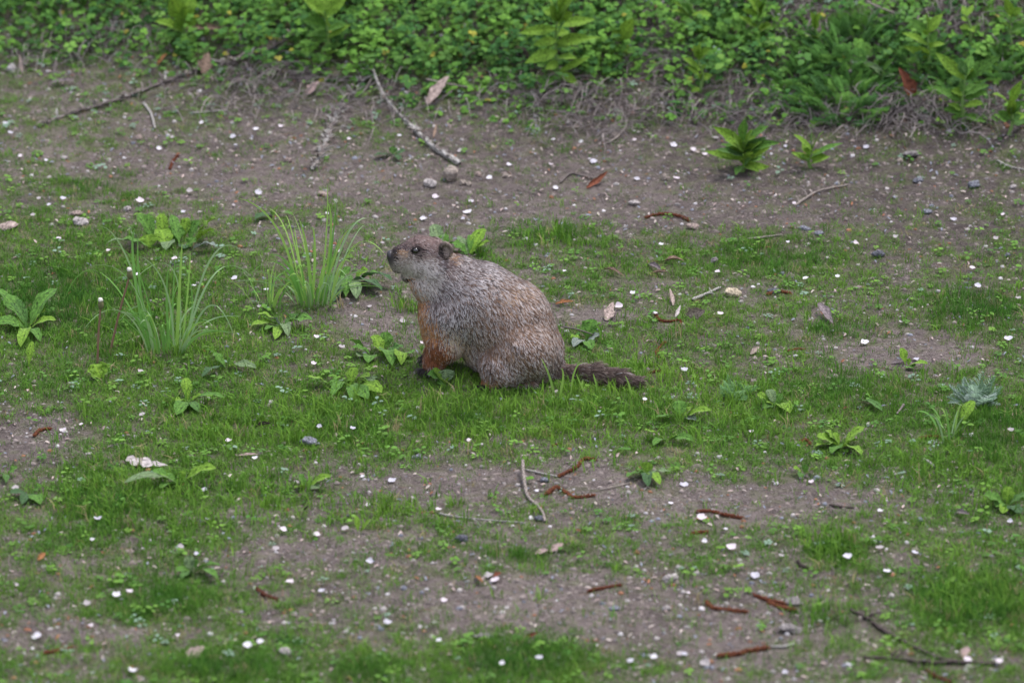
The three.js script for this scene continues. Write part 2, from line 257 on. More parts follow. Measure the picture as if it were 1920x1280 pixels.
  const COAT = {
    grizzle: [[0.05, 0.038, 0.035], [0.115, 0.086, 0.078], [[0.52, pale], [0.2, [0.22, 0.155, 0.125]], [0.28, [0.025, 0.02, 0.022]]]],
    brown: [[0.052, 0.031, 0.021], [0.17, 0.1, 0.062], [[0.32, [0.62, 0.54, 0.5]], [0.5, [0.26, 0.155, 0.098]], [0.18, [0.04, 0.028, 0.026]]]],
    orange: [[0.13, 0.05, 0.022], [0.36, 0.15, 0.055], [[0.45, [0.52, 0.25, 0.10]], [0.3, [0.58, 0.43, 0.31]], [0.25, [0.2, 0.09, 0.045]]]],
    rust: [[0.06, 0.022, 0.012], [0.18, 0.064, 0.028], [[0.5, [0.27, 0.105, 0.046]], [0.25, [0.13, 0.04, 0.018]], [0.25, [0.42, 0.18, 0.08]]]],
    head: [[0.05, 0.034, 0.033], [0.12, 0.082, 0.075], [[0.65, [0.16, 0.11, 0.1]], [0.35, [0.36, 0.29, 0.27]]]],
    crown: [[0.07, 0.042, 0.04], [0.165, 0.105, 0.092], [[0.65, [0.23, 0.155, 0.14]], [0.35, [0.38, 0.3, 0.28]]]],
    face: [[0.13, 0.1, 0.085], [0.29, 0.23, 0.19], [[0.6, [0.40, 0.33, 0.28]], [0.4, [0.22, 0.16, 0.13]]]],
    cheek: [[0.2, 0.165, 0.145], [0.46, 0.40, 0.36], [[0.55, [0.66, 0.6, 0.57]], [0.3, [0.34, 0.28, 0.24]], [0.15, [0.1, 0.075, 0.065]]]],
    tan: [[0.16, 0.09, 0.045], [0.36, 0.21, 0.11], [[0.7, [0.45, 0.29, 0.17]], [0.3, [0.52, 0.42, 0.33]]]],
    buff: [[0.2, 0.14, 0.09], [0.42, 0.31, 0.21], [[0.7, [0.6, 0.5, 0.39]], [0.3, [0.5, 0.33, 0.19]]]],
    tail: [[0.03, 0.021, 0.018], [0.075, 0.05, 0.041], [[0.62, [0.085, 0.058, 0.048]], [0.38, [0.26, 0.2, 0.17]]]],
    dark: [[0.012, 0.01, 0.01], [0.022, 0.018, 0.017], [[1, [0.035, 0.028, 0.026]]]],
    bridge: [[0.018, 0.012, 0.014], [0.036, 0.024, 0.028], [[1, [0.06, 0.042, 0.046]]]],
  };
  const ZONES = [['brown', 965, 585, 66, 58, 4.5], ['brown', 950, 665, 58, 45, 3], ['brown', 1000, 640, 50, 60, 2.6], ['brown', 930, 620, 44, 45, 3], ['tan', 965, 545, 30, 14, 0.9], ['tan', 940, 560, 20, 12, 0.7], ['tan', 955, 655, 26, 12, 0.8],
    ['orange', 783, 585, 16, 42, 5], ['orange', 792, 625, 10, 28, 6], ['rust', 820, 654, 24, 22, 10], ['rust', 802, 650, 14, 20, 6], ['orange', 808, 612, 17, 18, 3.5], ['buff', 845, 632, 13, 20, 4], ['buff', 862, 655, 13, 18, 5], ['tan', 880, 682, 16, 14, 5], ['orange', 905, 702, 18, 10, 5],
    ['dark', 795, 687, 18, 9, 30], ['dark', 905, 716, 32, 7, 25], ['dark', 960, 722, 40, 6, 12], ['tail', 1130, 698, 70, 24, 40], ['tail', 1060, 700, 18, 16, 6],
    ['crown', 785, 442, 40, 14, 22], ['crown', 815, 450, 26, 16, 14], ['head', 760, 456, 22, 13, 18], ['bridge', 745, 460, 14, 10, 22], ['head', 806, 470, 30, 15, 10], ['face', 785, 481, 26, 9, 10], ['cheek', 785, 492, 26, 9, 8], ['tan', 754, 474, 10, 7, 14], ['face', 752, 485, 12, 8, 18], ['cheek', 758, 498, 24, 12, 40], ['cheek', 792, 508, 28, 14, 16], ['cheek', 788, 530, 20, 20, 7], ['orange', 768, 548, 11, 26, 9], ['tan', 772, 535, 8, 12, 4],
    ['tan', 848, 487, 8, 12, 0.8], ['head', 832, 490, 14, 18, 7], ['dark', 741, 508, 9, 5, 30], ['dark', 735, 482, 8, 15, 40], ['dark', 780, 469, 9.5, 8.5, 60], ['dark', 826, 469, 3.5, 7, 90], ['face', 836, 463, 11, 12, 60], ['tan', 845, 479, 4, 6, 4], ['dark', 766, 520, 8, 3.5, 12], ['dark', 799, 499, 6, 3, 6], ['dark', 827, 501, 4, 4, 6]];
  function coatAt(x, y, z) {
    const az = Math.abs(z), bx = 930 + 900 * x + 4 * n2(x * 60, y * 60, 70), by = 692 - SY * y + SZ * az + 4 * n2(x * 60, y * 60, 77);
    let total = 1, w = [['grizzle', 1]];
    for (const [k, cx, cy, a, b, s] of ZONES) { const q = ((bx - cx) / a) ** 2 + ((by - cy) / b) ** 2; if (q < 5) { const v = s * Math.exp(-q * 1.4); w.push([k, v]); total += v; } }
    return { w, total, bx, by };
  }
  const choose = ({ w, total }) => { let r = rnd() * total; for (const [k, v] of w) if ((r -= v) <= 0) return COAT[k]; return COAT.grizzle; };
  const col = new Float32Array(P.count * 3);
  for (let i = 0; i < P.count; i++) {
    const x = P.getX(i), y = P.getY(i), z = P.getZ(i), n = grad(x, y, z); n.toArray(nrm, i * 3);
    const c = coatAt(x, y, z), q = [0, 0, 0]; for (const [k, v] of c.w) for (let j = 0; j < 3; j++) q[j] += v / c.total * (COAT[k][0][j] * 0.4 + COAT[k][1][j] * 0.6); col.set(q, i * 3);
  }
  g.setAttribute('normal', new THREE.BufferAttribute(nrm, 3)); g.setAttribute('color', new THREE.BufferAttribute(col, 3));
  const home = spot(935, 700), hog = thing('groundhog', 'brown grizzled groundhog sitting in profile on the grass, facing left', 'groundhog', home);
  part('body', g, new THREE.MeshStandardMaterial({ vertexColors: true, roughness: 0.9, side: THREE.DoubleSide }), hog);

  // fur: tapering strands that follow the lie of the coat
  const FLOW = [[735, 478, 1, 0.25], [783, 445, 1, -0.05], [790, 495, 1, -0.45], [775, 530, 0.45, -0.9], [845, 520, 0.75, -0.7], [885, 505, 0.9, -0.45], [850, 590, 0.25, -1], [800, 590, 0.05, -1], [820, 650, 0, -1], [955, 530, 0.75, -0.75], [935, 610, 0.5, -0.9], [1030, 600, 0.3, -1], [1010, 680, 0.6, -0.8], [880, 660, 0.4, -0.9], [950, 680, 0.45, -0.9], [1060, 692, 1, -0.1], [1150, 702, 1, -0.12], [830, 470, 0.9, 0.1]];
  const index = g.index.array, tri = index.length / 3, areas = new Float32Array(tri), A = V(), B = V(), D = V(), F = new THREE.Vector3();
  let sum = 0; for (let t = 0; t < tri; t++) { A.fromBufferAttribute(P, index[t * 3]); B.fromBufferAttribute(P, index[t * 3 + 1]).sub(A); D.fromBufferAttribute(P, index[t * 3 + 2]).sub(A); sum += B.cross(D).length(); areas[t] = sum; }
  const COUNT = 225000, fp = [], fn = [], fc = [], fi = [];
  for (let s = 0; s < COUNT; s++) {
    let a = rnd() * sum, l = 0, h = tri - 1; while (l < h) { const m = (l + h) >> 1; if (areas[m] < a) l = m + 1; else h = m; }
    let u = rnd(), v = rnd(); if (u + v > 1) { u = 1 - u; v = 1 - v; }
    A.fromBufferAttribute(P, index[l * 3]); B.fromBufferAttribute(P, index[l * 3 + 1]); D.fromBufferAttribute(P, index[l * 3 + 2]);
    const p = A.clone().multiplyScalar(1 - u - v).addScaledVector(B, u).addScaledVector(D, v); if (p.z < -0.03 && rnd() < 0.35) continue;
    const n = grad(p.x, p.y, p.z), c = coatAt(p.x, p.y, p.z), bx = c.bx, by = c.by;
    if (Math.hypot((bx - 780) / 11, (by - 469) / 10) < 1 && Math.abs(p.z) > 0.012) continue;                                    // bare eyelids
    if (bx < 738 && by > 464 && by < 502) continue;                                                                              // bare nose
    let len = 0.0165, wid = 0.0005, lift = 0.38;
    const head = smooth(860 - bx + (520 - by) * 0.6, 0, 60); len = lerp(len, 0.010, head); wid = lerp(wid, 0.0005, head); lift = lerp(lift, 0.3, head);
    if (bx < 775 && by < 520) { len *= 0.5; lift *= 0.75; }
    if (Math.hypot(bx - 833, by - 467) < 20) { len *= 0.28; }
    if (by > 680 && bx < 985 && ((bx < 830 && by > 680) || by > 706)) { len = 0.007; lift = 0.2; }
    if (bx > 1065) { len = 0.028; lift = 0.30; }
    if (bx < 850 && by > 610 && by < 690) len = 0.015;
    len *= rr(0.7, 1.25);
    let fx = 0, fy = 0; for (const [cx, cy, dx, dy] of FLOW) { const w = 1 / (((bx - cx) ** 2 + (by - cy) ** 2) ** 1.5 + 3000); fx += w * dx; fy += w * dy; }
    const cl = 0.35; F.set(fx, fy, 0).normalize(); F.x += cl * n2(p.x * 45, p.y * 45, 80 + p.z * 20) + rr(-0.27, 0.27); F.y += cl * n2(p.x * 45, p.y * 45, 90 + p.z * 20) + rr(-0.27, 0.27); F.z += cl * n2(p.x * 45, p.y * 45, 99) + rr(-0.27, 0.27);
    { const c2 = 0.36 * (1 - 0.6 * head); F.x += c2 * n2(p.x * 120, p.y * 120, 110 + p.z * 90); F.y += c2 * n2(p.x * 120, p.y * 120, 130 + p.z * 90); F.z += c2 * n2(p.x * 120, p.y * 120, 150); } lift *= 1 + 0.4 * n2(p.x * 140, p.y * 140, 170 + p.z * 90);
    F.addScaledVector(n, -F.dot(n)).normalize();
    const d0 = F.clone().addScaledVector(n, lift * 2.1).normalize(), d1 = F.clone().addScaledVector(n, lift * 0.8).normalize(), d2 = F.clone().addScaledVector(n, lift * 0.1); d2.y -= 0.12; d2.normalize();
    const side = F.clone().cross(n).normalize(), k = choose(c), tips = k[2]; let r = rnd(), tip = tips[0][1]; for (const [w, t] of tips) if ((r -= w) <= 0) { tip = t; break; }
    const q0 = p.clone().addScaledVector(n, -0.0004); if (tip[0] > 0.5) wid *= 1.35; const q1 = q0.clone().addScaledVector(d0, len * 0.35), q2 = q1.clone().addScaledVector(d1, len * 0.27), q3 = q2.clone().addScaledVector(d2, len * 0.38), b = fp.length / 3, j = rr(0.85, 1.15);
    const put = (q, w, cc, dir) => { const nn = n.clone().addScaledVector(dir, -dir.dot(n)).normalize(); for (const e of w ? [-1, 1] : [0]) { fp.push(q.x + side.x * w * e, q.y + side.y * w * e, q.z + side.z * w * e); fn.push(nn.x, nn.y, nn.z); fc.push(cc[0] * j, cc[1] * j, cc[2] * j); } };
    const m1 = k[1], m2 = [0, 1, 2].map((z) => lerp(m1[z], tip[z], 0.35));
    put(q0, wid, k[0], d0); put(q1, wid, m1, d0); put(q2, wid * 0.85, m2, d1); put(q3, wid * 0.5, tip, d2);
    fi.push(b, b + 1, b + 2, b + 1, b + 3, b + 2, b + 2, b + 3, b + 4, b + 3, b + 5, b + 4, b + 4, b + 5, b + 6, b + 5, b + 7, b + 6);
  }
  const fg = new THREE.BufferGeometry(); fg.setAttribute('position', new THREE.Float32BufferAttribute(fp, 3)); fg.setAttribute('normal', new THREE.Float32BufferAttribute(fn, 3)); fg.setAttribute('color', new THREE.Float32BufferAttribute(fc, 3)); fg.setIndex(fi);
  const fur = part('fur', fg, new THREE.MeshPhysicalMaterial({ vertexColors: true, roughness: 0.6, specularIntensity: 0.4, side: THREE.DoubleSide }), hog); fur.userData = { kind: 'stuff', label: 'coarse grizzled fur, rust on the foreleg and dark on the tail' };

  // eyes, nose, claws
  const surf = (px, py, s = 1) => { const q = L(px, py, 0); let z = 0.06; for (let i = 0; i < 60; i++) { const y = (692 - py + SZ * z) / SY; if (sdf(q.x, y, z) < 0) break; z -= 0.0006; } return V(q.x, (692 - py + SZ * z) / SY, z * s); };
  const eyeMat = std(C(0.012, 0.009, 0.008), { roughness: 0.08, specularIntensity: 1, clearcoat: 1, clearcoatRoughness: 0.03 }), lidMat = std(C(0.02, 0.015, 0.015), { roughness: 0.6 });
  both((s) => {
    const e = surf(780, 469, s); e.z -= 0.0008 * s;
    const eye = part('eye', new THREE.SphereGeometry(0.0063, 24, 16), eyeMat, hog); eye.position.copy(e);
    const lid = part('eyelid', new THREE.TorusGeometry(0.0066, 0.0018, 10, 28), lidMat, eye); lid.scale.set(1.1, 0.92, 1); lid.position.z = 0.0004 * s;
  });
  const noseMat = std(C(0.03, 0.025, 0.03), { roughness: 0.42, specularIntensity: 0.8, clearcoat: 0.25, clearcoatRoughness: 0.4 });
  const ng = mergeVertices(new THREE.SphereGeometry(1, 32, 24)), np = ng.attributes.position, v = V();
  for (let i = 0; i < np.count; i++) { v.fromBufferAttribute(np, i); const w = 1 - 0.25 * smooth(-v.y, 0, 1); let x = v.x * 0.0098, y = v.y * 0.0165, z = v.z * 0.0145 * w;
    const hole = Math.exp(-(((v.y + 0.1) / 0.28) ** 2 + ((Math.abs(v.z) - 0.62) / 0.24) ** 2)) * (v.x < 0.2 ? 1 : 0); x += hole * 0.004; z *= 1 - hole * 0.18; np.setXYZ(i, x, y, z); }
  ng.computeVertexNormals(); const nose = part('nose', ng, noseMat, hog); nose.position.copy(L(735.5, 481)); nose.rotation.z = 0.28;
  const whiskerMat = std(C(0.16, 0.13, 0.12));
  both((s) => { for (let i = 0; i < 9; i++) { const a = surf(746 + (i % 3) * 5, 487 + Math.floor(i / 3) * 5, s), e = a.clone().add(V(rr(-0.004, 0.02), rr(-0.022, 0.012), rr(0.018, 0.034) * s)); part('whisker', rod([a, a.clone().lerp(e, 0.5).add(V(-0.003, 0.003, 0)), e], 0.0003, 0.0001, { per: 4, seg: 4, rough: 0 }), whiskerMat, hog); } });
  const clawMat = std(C(0.05, 0.042, 0.038), { roughness: 0.5 });
  both((s) => { for (let d = -1.5; d <= 1.5; d++) { for (const [px, py, z, st] of [[788, 689, 0.031, 0.008], [887, 719, 0.08, 0.009]]) { const a = L(px, py, z + d * st); a.z *= s; part('claw', rod([a, a.clone().add(V(-0.005, 0, 0)), a.clone().add(V(-0.010, -0.004, 0))], 0.0022, 0.0006, { per: 4, seg: 6, rough: 0 }), clawMat, hog); } } });
}

// ---------------------------------------------------------------- broad-leaved weeds on the yard: base, then leaves as [tip px, tip py, tip height in cm, width px, tone]
function weed(name, label, category, base, leaves, o = {}) {
  MARKS.push([label, ...base]); const b = spot(...base), t = thing(name, label, category, b, o.group), up = slope(b.x, b.z);
  for (const [tx, ty, h = 2, w = 16, tone] of leaves) {
    const tip = spot(tx, ty, Math.max(0, base[1] - ty) / 1450 + Math.abs(tx - base[0]) / 900 * 0.14 + 0.005).sub(b), st = tip.clone().setY(0).normalize().multiplyScalar(0.004).add(V(clamp(tip.x * 0.55, -1, 1) * (o.spread ?? 0) + rr(-0.02, 0.02) * (o.spread ?? 0), 0, rr(-0.03, 0.03) * (o.spread ?? 0))); st.y = height(b.x + st.x, b.z + st.z) - b.y + 0.002;
    part('leaf', leafGeo(st, tip, w / SCALE * (o.wide ?? 1.25) * 1.12, { shape: o.shape ?? 'oblong', arch: rr(0.14, 0.34) * (o.arch ?? 1), fold: rr(0.05, 0.3), wave: rr(0.08, 0.24), roll: rr(-0.3, 0.3), ragged: 0.14, up }), GREEN[tone ?? pick(o.tones ?? ['mid', 'mid', 'bright', 'deep'])], t);
  }
  return t;
}
const rosette = (label, base, leaves, o) => weed('broadleaf_weed', label, 'weed', base, leaves, { group: 'broad-leaved weeds on the yard', ...o });
rosette('large-leaved green weed at the left edge of the lawn', [52, 618], [[-8, 540, 7, 26, 'mid'], [106, 541, 6, 26, 'mid'], [86, 573, 4, 20, 'bright'], [-12, 606, 4, 24, 'mid'], [104, 600, 3, 18, 'bright'], [38, 650, 1, 18, 'bright'], [75, 640, 2, 14], [20, 560, 7, 18, 'deep']]);
rosette('single upright pale leaf below the left-edge weed', [52, 690], [[60, 640, 3, 10, 'bright'], [45, 676, 1, 10, 'mid']]);
rosette('widest clump of bright broad leaves, behind the left grass tuft', [325, 462], [[238, 425, 6, 26, 'pale'], [257, 402, 8, 26, 'mid'], [277, 400, 7, 17, 'mid'], [300, 400, 9, 18, 'bright'], [322, 402, 9, 18, 'mid'], [350, 408, 7, 19, 'bright'], [372, 412, 5, 22, 'mid'], [404, 408, 6, 22, 'bright'], [402, 430, 4, 24, 'bright'], [366, 445, 3, 20, 'mid'], [404, 460, 1, 22, 'grey'], [310, 468, 1, 20, 'pale'], [345, 466, 1, 16, 'dark'], [275, 440, 4, 26, 'bright'], [300, 430, 6, 28, 'bright'], [330, 424, 7, 26, 'mid'], [228, 448, 2, 22, 'mid'], [200, 455, 1, 14, 'pale']], { wide: 1.25, spread: 1 });
rosette('dark broad leaves spreading at the foot of the tuft beside the groundhog', [640, 528], [[708, 510, 4, 22, 'mid'], [690, 506, 5, 20, 'bright'], [735, 526, 2, 20, 'dark'], [716, 544, 1, 24, 'dark'], [668, 560, 1, 18, 'pale'], [625, 566, 1, 18, 'dark'], [648, 556, 1, 16, 'mid'], [655, 500, 6, 16, 'mid'], [615, 545, 2, 16]], { wide: 1.3, spread: 0.5 });
rosette('low weed with one broad glossy leaf pointing right, left of the bare patch', [528, 612], [[585, 600, 4, 24, 'mid'], [560, 590, 5, 22, 'deep'], [497, 618, 1, 16, 'mid'], [482, 588, 3, 16, 'bright'], [505, 595, 3, 18, 'grey'], [515, 636, 0.5, 14, 'bright'], [470, 610, 1, 14, 'bright'], [540, 630, 1, 14, 'pale']]);
rosette('weed with grey-green leaves below the left grass tuft', [425, 690], [[400, 660, 4, 14, 'mid'], [480, 690, 3, 14, 'pale'], [378, 706, 1, 16, 'dark'], [455, 688, 3, 16, 'bright'], [432, 670, 4, 10]]);
rosette('spiky five-leaved weed in the left lawn', [352, 755], [[347, 708, 4, 14, 'bright'], [324, 752, 2, 16, 'bright'], [380, 742, 3, 12, 'bright'], [420, 745, 2, 14, 'mid'], [330, 778, 0.5, 18, 'mid'], [372, 772, 1, 14, 'deep']]);
rosette('bright weed with narrow leaves left of the front paw', [645, 722], [[577, 706, 4, 18, 'bright'], [664, 688, 5, 18, 'bright'], [692, 706, 5, 18, 'bright'], [620, 712, 4, 16, 'mid'], [622, 742, 0.5, 14], [716, 736, 2, 20, 'bright'], [702, 714, 3, 14, 'pale'], [660, 748, 1, 16, 'mid'], [690, 748, 0.5, 20, 'mid']], { spread: 0.6 });
rosette('flat round bright leaf with a brown stalk in the left lawn', [190, 712], [[165, 690, 3, 26, 'bright'], [205, 684, 4, 34, 'bright'], [175, 682, 4, 24, 'bright']], { shape: 'oblong', wide: 1.6 });
rosette('weed with two drooping leaves beside the torn white bark', [338, 908], [[285, 882, 3, 20, 'mid'], [405, 878, 4, 20, 'bright'], [262, 896, 1, 14, 'bright'], [342, 882, 3, 10, 'bright'], [300, 915, 1, 20, 'mid'], [232, 905, 1, 14, 'pale']]);
rosette('small weed with a thin bare stalk left of centre foreground', [575, 918], [[560, 888, 4, 14, 'mid'], [620, 893, 3, 14, 'bright'], [598, 915, 1, 14, 'pale'], [552, 915, 1, 12, 'bright']]);
rosette('star-shaped weed in the lower left foreground', [362, 1074], [[350, 1042, 5, 14, 'pale'], [330, 1070, 2, 14, 'mid'], [412, 1060, 3, 14, 'mid'], [408, 1084, 1, 14, 'mid'], [340, 1084, 0.5, 12, 'deep'], [372, 1050, 4, 12, 'mid']]);
rosette('six-leaved weed on bare soil right of the brown catkins', [1212, 890], [[1216, 866, 4, 16, 'bright'], [1176, 894, 1.5, 18, 'mid'], [1258, 884, 2, 14, 'pale'], [1238, 908, 0.5, 14, 'bright'], [1195, 880, 2, 12, 'mid'], [1215, 912, 0.3, 14, 'dark']]);
rosette('large weed with round paddle leaves in the right lawn', [1578, 838], [[1622, 800, 6, 22, 'bright'], [1532, 818, 4, 20, 'bright'], [1548, 806, 4, 16, 'bright'], [1610, 826, 3, 14, 'bright'], [1616, 852, 1, 18, 'bright'], [1530, 836, 2, 18, 'bright'], [1562, 812, 5, 14, 'bright'], [1560, 850, 1, 16, 'mid']]);
rosette('pale spreading weed right of the groundhog tail', [1278, 786], [[1272, 750, 4, 18, 'mid'], [1334, 770, 3, 16, 'bright'], [1230, 782, 1.5, 16, 'mid'], [1300, 762, 3, 14], [1306, 788, 1, 14, 'grey']]);
rosette('low weed with limp leaves in front of the tail-side weed', [1250, 828], [[1208, 806, 2, 16, 'bright'], [1300, 826, 1.5, 14, 'mid'], [1270, 815, 2, 12, 'bright'], [1225, 835, 0.5, 12]]);
rosette('weed with one folded grey-backed leaf in the right lawn', [1455, 762], [[1420, 740, 3, 18, 'bright'], [1440, 730, 5, 16, 'pale'], [1482, 774, 1, 18, 'bright'], [1468, 738, 3, 12, 'mid'], [1430, 765, 1, 12]]);
rosette('leafy weed at the right edge of the foreground', [1888, 948], [[1846, 928, 3, 16, 'mid'], [1892, 912, 5, 14, 'bright'], [1868, 950, 1, 18, 'mid'], [1925, 928, 3, 16, 'deep'], [1915, 962, 1, 18, 'dark'], [1880, 962, 0.5, 14]]);
rosette('broad weed leaf standing just behind the groundhog rump', [1098, 640], [[1112, 598, 5, 26, 'mid'], [1070, 632, 3, 16, 'bright'], [1075, 650, 1, 14, 'grey'], [1124, 628, 2, 18, 'grey'], [1110, 655, 0.5, 16, 'mid']]);
rosette('weed with upright bright leaf behind the groundhog back', [880, 478], [[908, 428, 7, 22, 'bright'], [918, 452, 4, 18, 'bright'], [882, 440, 4, 10, 'mid'], [858, 442, 4, 14, 'pale'], [848, 455, 4, 18, 'mid']]);
rosette('weed leaf rising behind the groundhog ear', [828, 470], [[812, 420, 6, 20, 'pale'], [835, 438, 5, 16, 'mid'], [862, 455, 3, 18, 'mid']]);
rosette('small dark weed below the leaning stick', [738, 292], [[700, 292, 1, 14, 'dark'], [735, 274, 4, 14, 'deep'], [760, 282, 2, 14, 'dark'], [748, 300, 0.5, 12, 'dark']]);
rosette('dark flat weed above the tall tuft', [515, 405], [[478, 410, 1, 16, 'dark'], [548, 402, 1, 12, 'mid'], [505, 396, 2, 14, 'mid']]);
rosette('dark weed at the lower left edge by a white petal', [55, 928], [[18, 924, 1.5, 14, 'dark'], [78, 912, 3, 16, 'mid'], [75, 945, 0.5, 16, 'mid'], [40, 945, 0.5, 12, 'dark']]);
rosette('small weed with one raised leaf at the far left', [8, 892], [[32, 876, 2, 14, 'mid'], [-15, 885, 2, 14, 'mid'], [10, 905, 1, 10]]);
rosette('broad leafy clump at the groundhog front paw', [715, 665], [[660, 652, 3, 18, 'mid'], [655, 636, 4, 16, 'mid'], [700, 628, 5, 18, 'bright'], [722, 622, 5, 18, 'mid'], [755, 646, 3, 24, 'deep'], [770, 662, 2, 22, 'mid'], [735, 685, 1, 20, 'mid'], [690, 680, 1, 18, 'mid'], [752, 684, 1, 18, 'bright'], [672, 668, 1, 16, 'pale']], { spread: 0.9 });
rosette('pale rounded leaf under the groundhog chest', [838, 722], [[834, 692, 3, 22, 'pale'], [838, 708, 1.5, 16, 'bright'], [812, 690, 2, 16, 'bright'], [800, 702, 2, 18, 'mid'], [820, 718, 1, 12]]);
rosette('small weed below the big weed in the right foreground', [1508, 890], [[1488, 878, 2, 12, 'bright'], [1535, 876, 2, 12, 'bright'], [1512, 870, 3, 10], [1500, 895, 0.5, 10]]);
rosette('weed beside two white petals on the right bare patch', [1700, 688], [[1690, 652, 4, 12, 'bright'], [1712, 690, 1, 16, 'mid'], [1740, 682, 1, 12], [1708, 672, 2, 10, 'bright']]);
rosette('tiny two-leaved seedling by the pale pink leaf', [1065, 1030], [[1048, 1030, 1, 10, 'mid'], [1078, 1014, 2, 12, 'bright']]);
rosette('yellow-green two-leaved sprout left of centre foreground', [672, 1000], [[666, 966, 4, 7, 'bright'], [696, 972, 4, 7, 'bright'], [680, 985, 2, 6, 'bright']], { shape: 'lance' });
rosette('single broad leaf lying in the right lawn', [1610, 752], [[1640, 760, 1.5, 14, 'mid'], [1606, 748, 2, 12, 'pale'], [1655, 770, 0.5, 12]]);
rosette('upright bright leaf beside the silver plant', [1800, 800], [[1828, 752, 6, 16, 'bright'], [1800, 785, 3, 10, 'mid'], [1785, 792, 2, 8]]);

// ---------------------------------------------------------------- long arching grass tufts: blades as [foot px, apex px/py, tip px/py, width px, tone], drawn in the depth of the tuft
function tuft(label, base, blades, extra) {
  const b = spot(...base), t = thing('grass_tuft', label, 'grass tuft', b, 'long grass tufts');
  const blade = (foot, apex, tip, w, tone, dz) => {
    const z = b.z + dz, f = upright(foot, base[1], z); f.y = height(f.x, z) - 0.004;
    const a = upright(...apex, z + dz * 2), c = upright(...tip, z + dz * 3.2); a.y = Math.max(a.y, f.y + 0.015); c.y = Math.max(c.y, height(c.x, c.z) + 0.004);
    const mid = a.clone().multiplyScalar(2).addScaledVector(f, -0.5).addScaledVector(c, -0.5), n = 12, pts = [], ws = [];
    for (let i = 0; i <= n; i++) { const u = i / n; pts.push(bez(f, mid, c, u).sub(b)); ws.push(w / SCALE * 0.46 * (i === n ? 0.08 : Math.min(1, 0.6 + u * 2) * Math.pow(1 - u, 0.45))); }
    part('blade', ribbon(pts, ws, V(rr(0.25, 0.8) * (rnd() < 0.5 ? -1 : 1), rr(0.2, 0.7), rr(0.2, 0.7))), bladeMat[tone ?? pick(['mid', 'mid', 'light', 'blue'])], t);
  };
  for (const [foot, ax, ay, tx, ty, w = 6, tone] of blades) blade(foot, [ax, ay], [tx, ty], w, tone, rr(-0.02, 0.02));
  for (let i = 0; i < extra; i++) { const s = rr(-1, 1), h = rr(25, 95), f = base[0] + s * 34, lean = s * rr(40, 150); blade(f, [f + lean * 0.4, base[1] - h * 0.75], [f + lean, base[1] - h * rr(0.55, 1)], rr(3, 6), undefined, rr(-0.035, 0.035)); }
  return t;
}
tuft('arching long grass tuft in the left lawn, among dandelion stalks', [310, 655], [[290, 235, 478, 182, 424, 9, 'blue'], [285, 225, 508, 108, 532, 6, 'blue'], [285, 190, 512, 120, 560, 5, 'mid'], [275, 250, 500, 252, 428, 10, 'mid'], [282, 262, 540, 258, 440, 9, 'mid'], [295, 240, 476, 170, 500, 4, 'mid'], [330, 336, 540, 341, 454, 8, 'light'], [340, 352, 540, 356, 470, 7, 'light'], [322, 324, 560, 328, 478, 6, 'mid'], [318, 312, 560, 316, 498, 6, 'mid'], [345, 392, 490, 452, 470, 5, 'blue'], [345, 405, 510, 478, 527, 6, 'blue'], [350, 395, 572, 440, 640, 5, 'blue'], [335, 325, 508, 255, 520, 4, 'blue'], [325, 310, 540, 262, 480, 5, 'blue'], [300, 225, 582, 158, 615, 5, 'blue'], [295, 235, 600, 190, 560, 4, 'mid'], [300, 270, 578, 225, 600, 6, 'blue'], [320, 330, 540, 372, 545, 4, 'mid'], [335, 360, 560, 330, 470, 5, 'mid'], [325, 300, 620, 215, 660, 4, 'dry'], [330, 350, 632, 358, 660, 4, 'dry'], [312, 312, 680, 322, 690, 4, 'dry'], [305, 285, 645, 265, 680, 5, 'blue']], 34);
tuft('tall bright grass tuft just left of the groundhog face', [588, 566], [[560, 520, 430, 446, 371, 8, 'light'], [565, 530, 420, 480, 392, 7, 'light'], [575, 548, 440, 535, 405, 7, 'light'], [585, 575, 470, 560, 410, 8, 'light'], [600, 612, 430, 613, 346, 8, 'light'], [605, 620, 440, 614, 380, 7, 'light'], [608, 622, 460, 630, 374, 6, 'mid'], [590, 570, 460, 548, 400, 6, 'light'], [612, 660, 425, 722, 430, 6, 'blue'], [615, 672, 432, 708, 442, 5, 'blue'], [618, 665, 460, 722, 478, 6, 'light'], [610, 640, 440, 690, 428, 5, 'mid'], [605, 650, 535, 706, 566, 5, 'blue'], [600, 612, 515, 618, 572, 5, 'blue'], [595, 625, 480, 640, 445, 6, 'light'], [598, 632, 470, 655, 430, 6, 'light'], [580, 560, 480, 552, 425, 7, 'light'], [585, 590, 470, 585, 425, 7, 'light'], [570, 530, 512, 500, 590, 5, 'mid'], [575, 545, 500, 520, 495, 5, 'mid']], 40);
tuft('small yellow-green grass tuft at the left foot of the tall tuft', [508, 572], [[507, 508, 520, 519, 486, 5, 'light'], [510, 512, 540, 517, 505, 5, 'light'], [503, 500, 540, 498, 512, 5, 'light'], [512, 525, 548, 544, 528, 5, 'light'], [506, 500, 545, 492, 495, 4, 'light'], [510, 520, 550, 530, 540, 5, 'light'], [508, 505, 545, 510, 500, 4, 'light']], 6);
tuft('narrow bluish grass tuft in front of the upright bright leaf', [1782, 822], [[1778, 1765, 800, 1752, 775, 5, 'mid'], [1782, 1778, 790, 1774, 765, 5, 'mid'], [1785, 1798, 795, 1812, 778, 5, 'blue'], [1780, 1760, 812, 1740, 818, 4, 'blue'], [1786, 1800, 805, 1822, 795, 4, 'mid'], [1784, 1790, 790, 1796, 770, 4, 'blue']], 6);
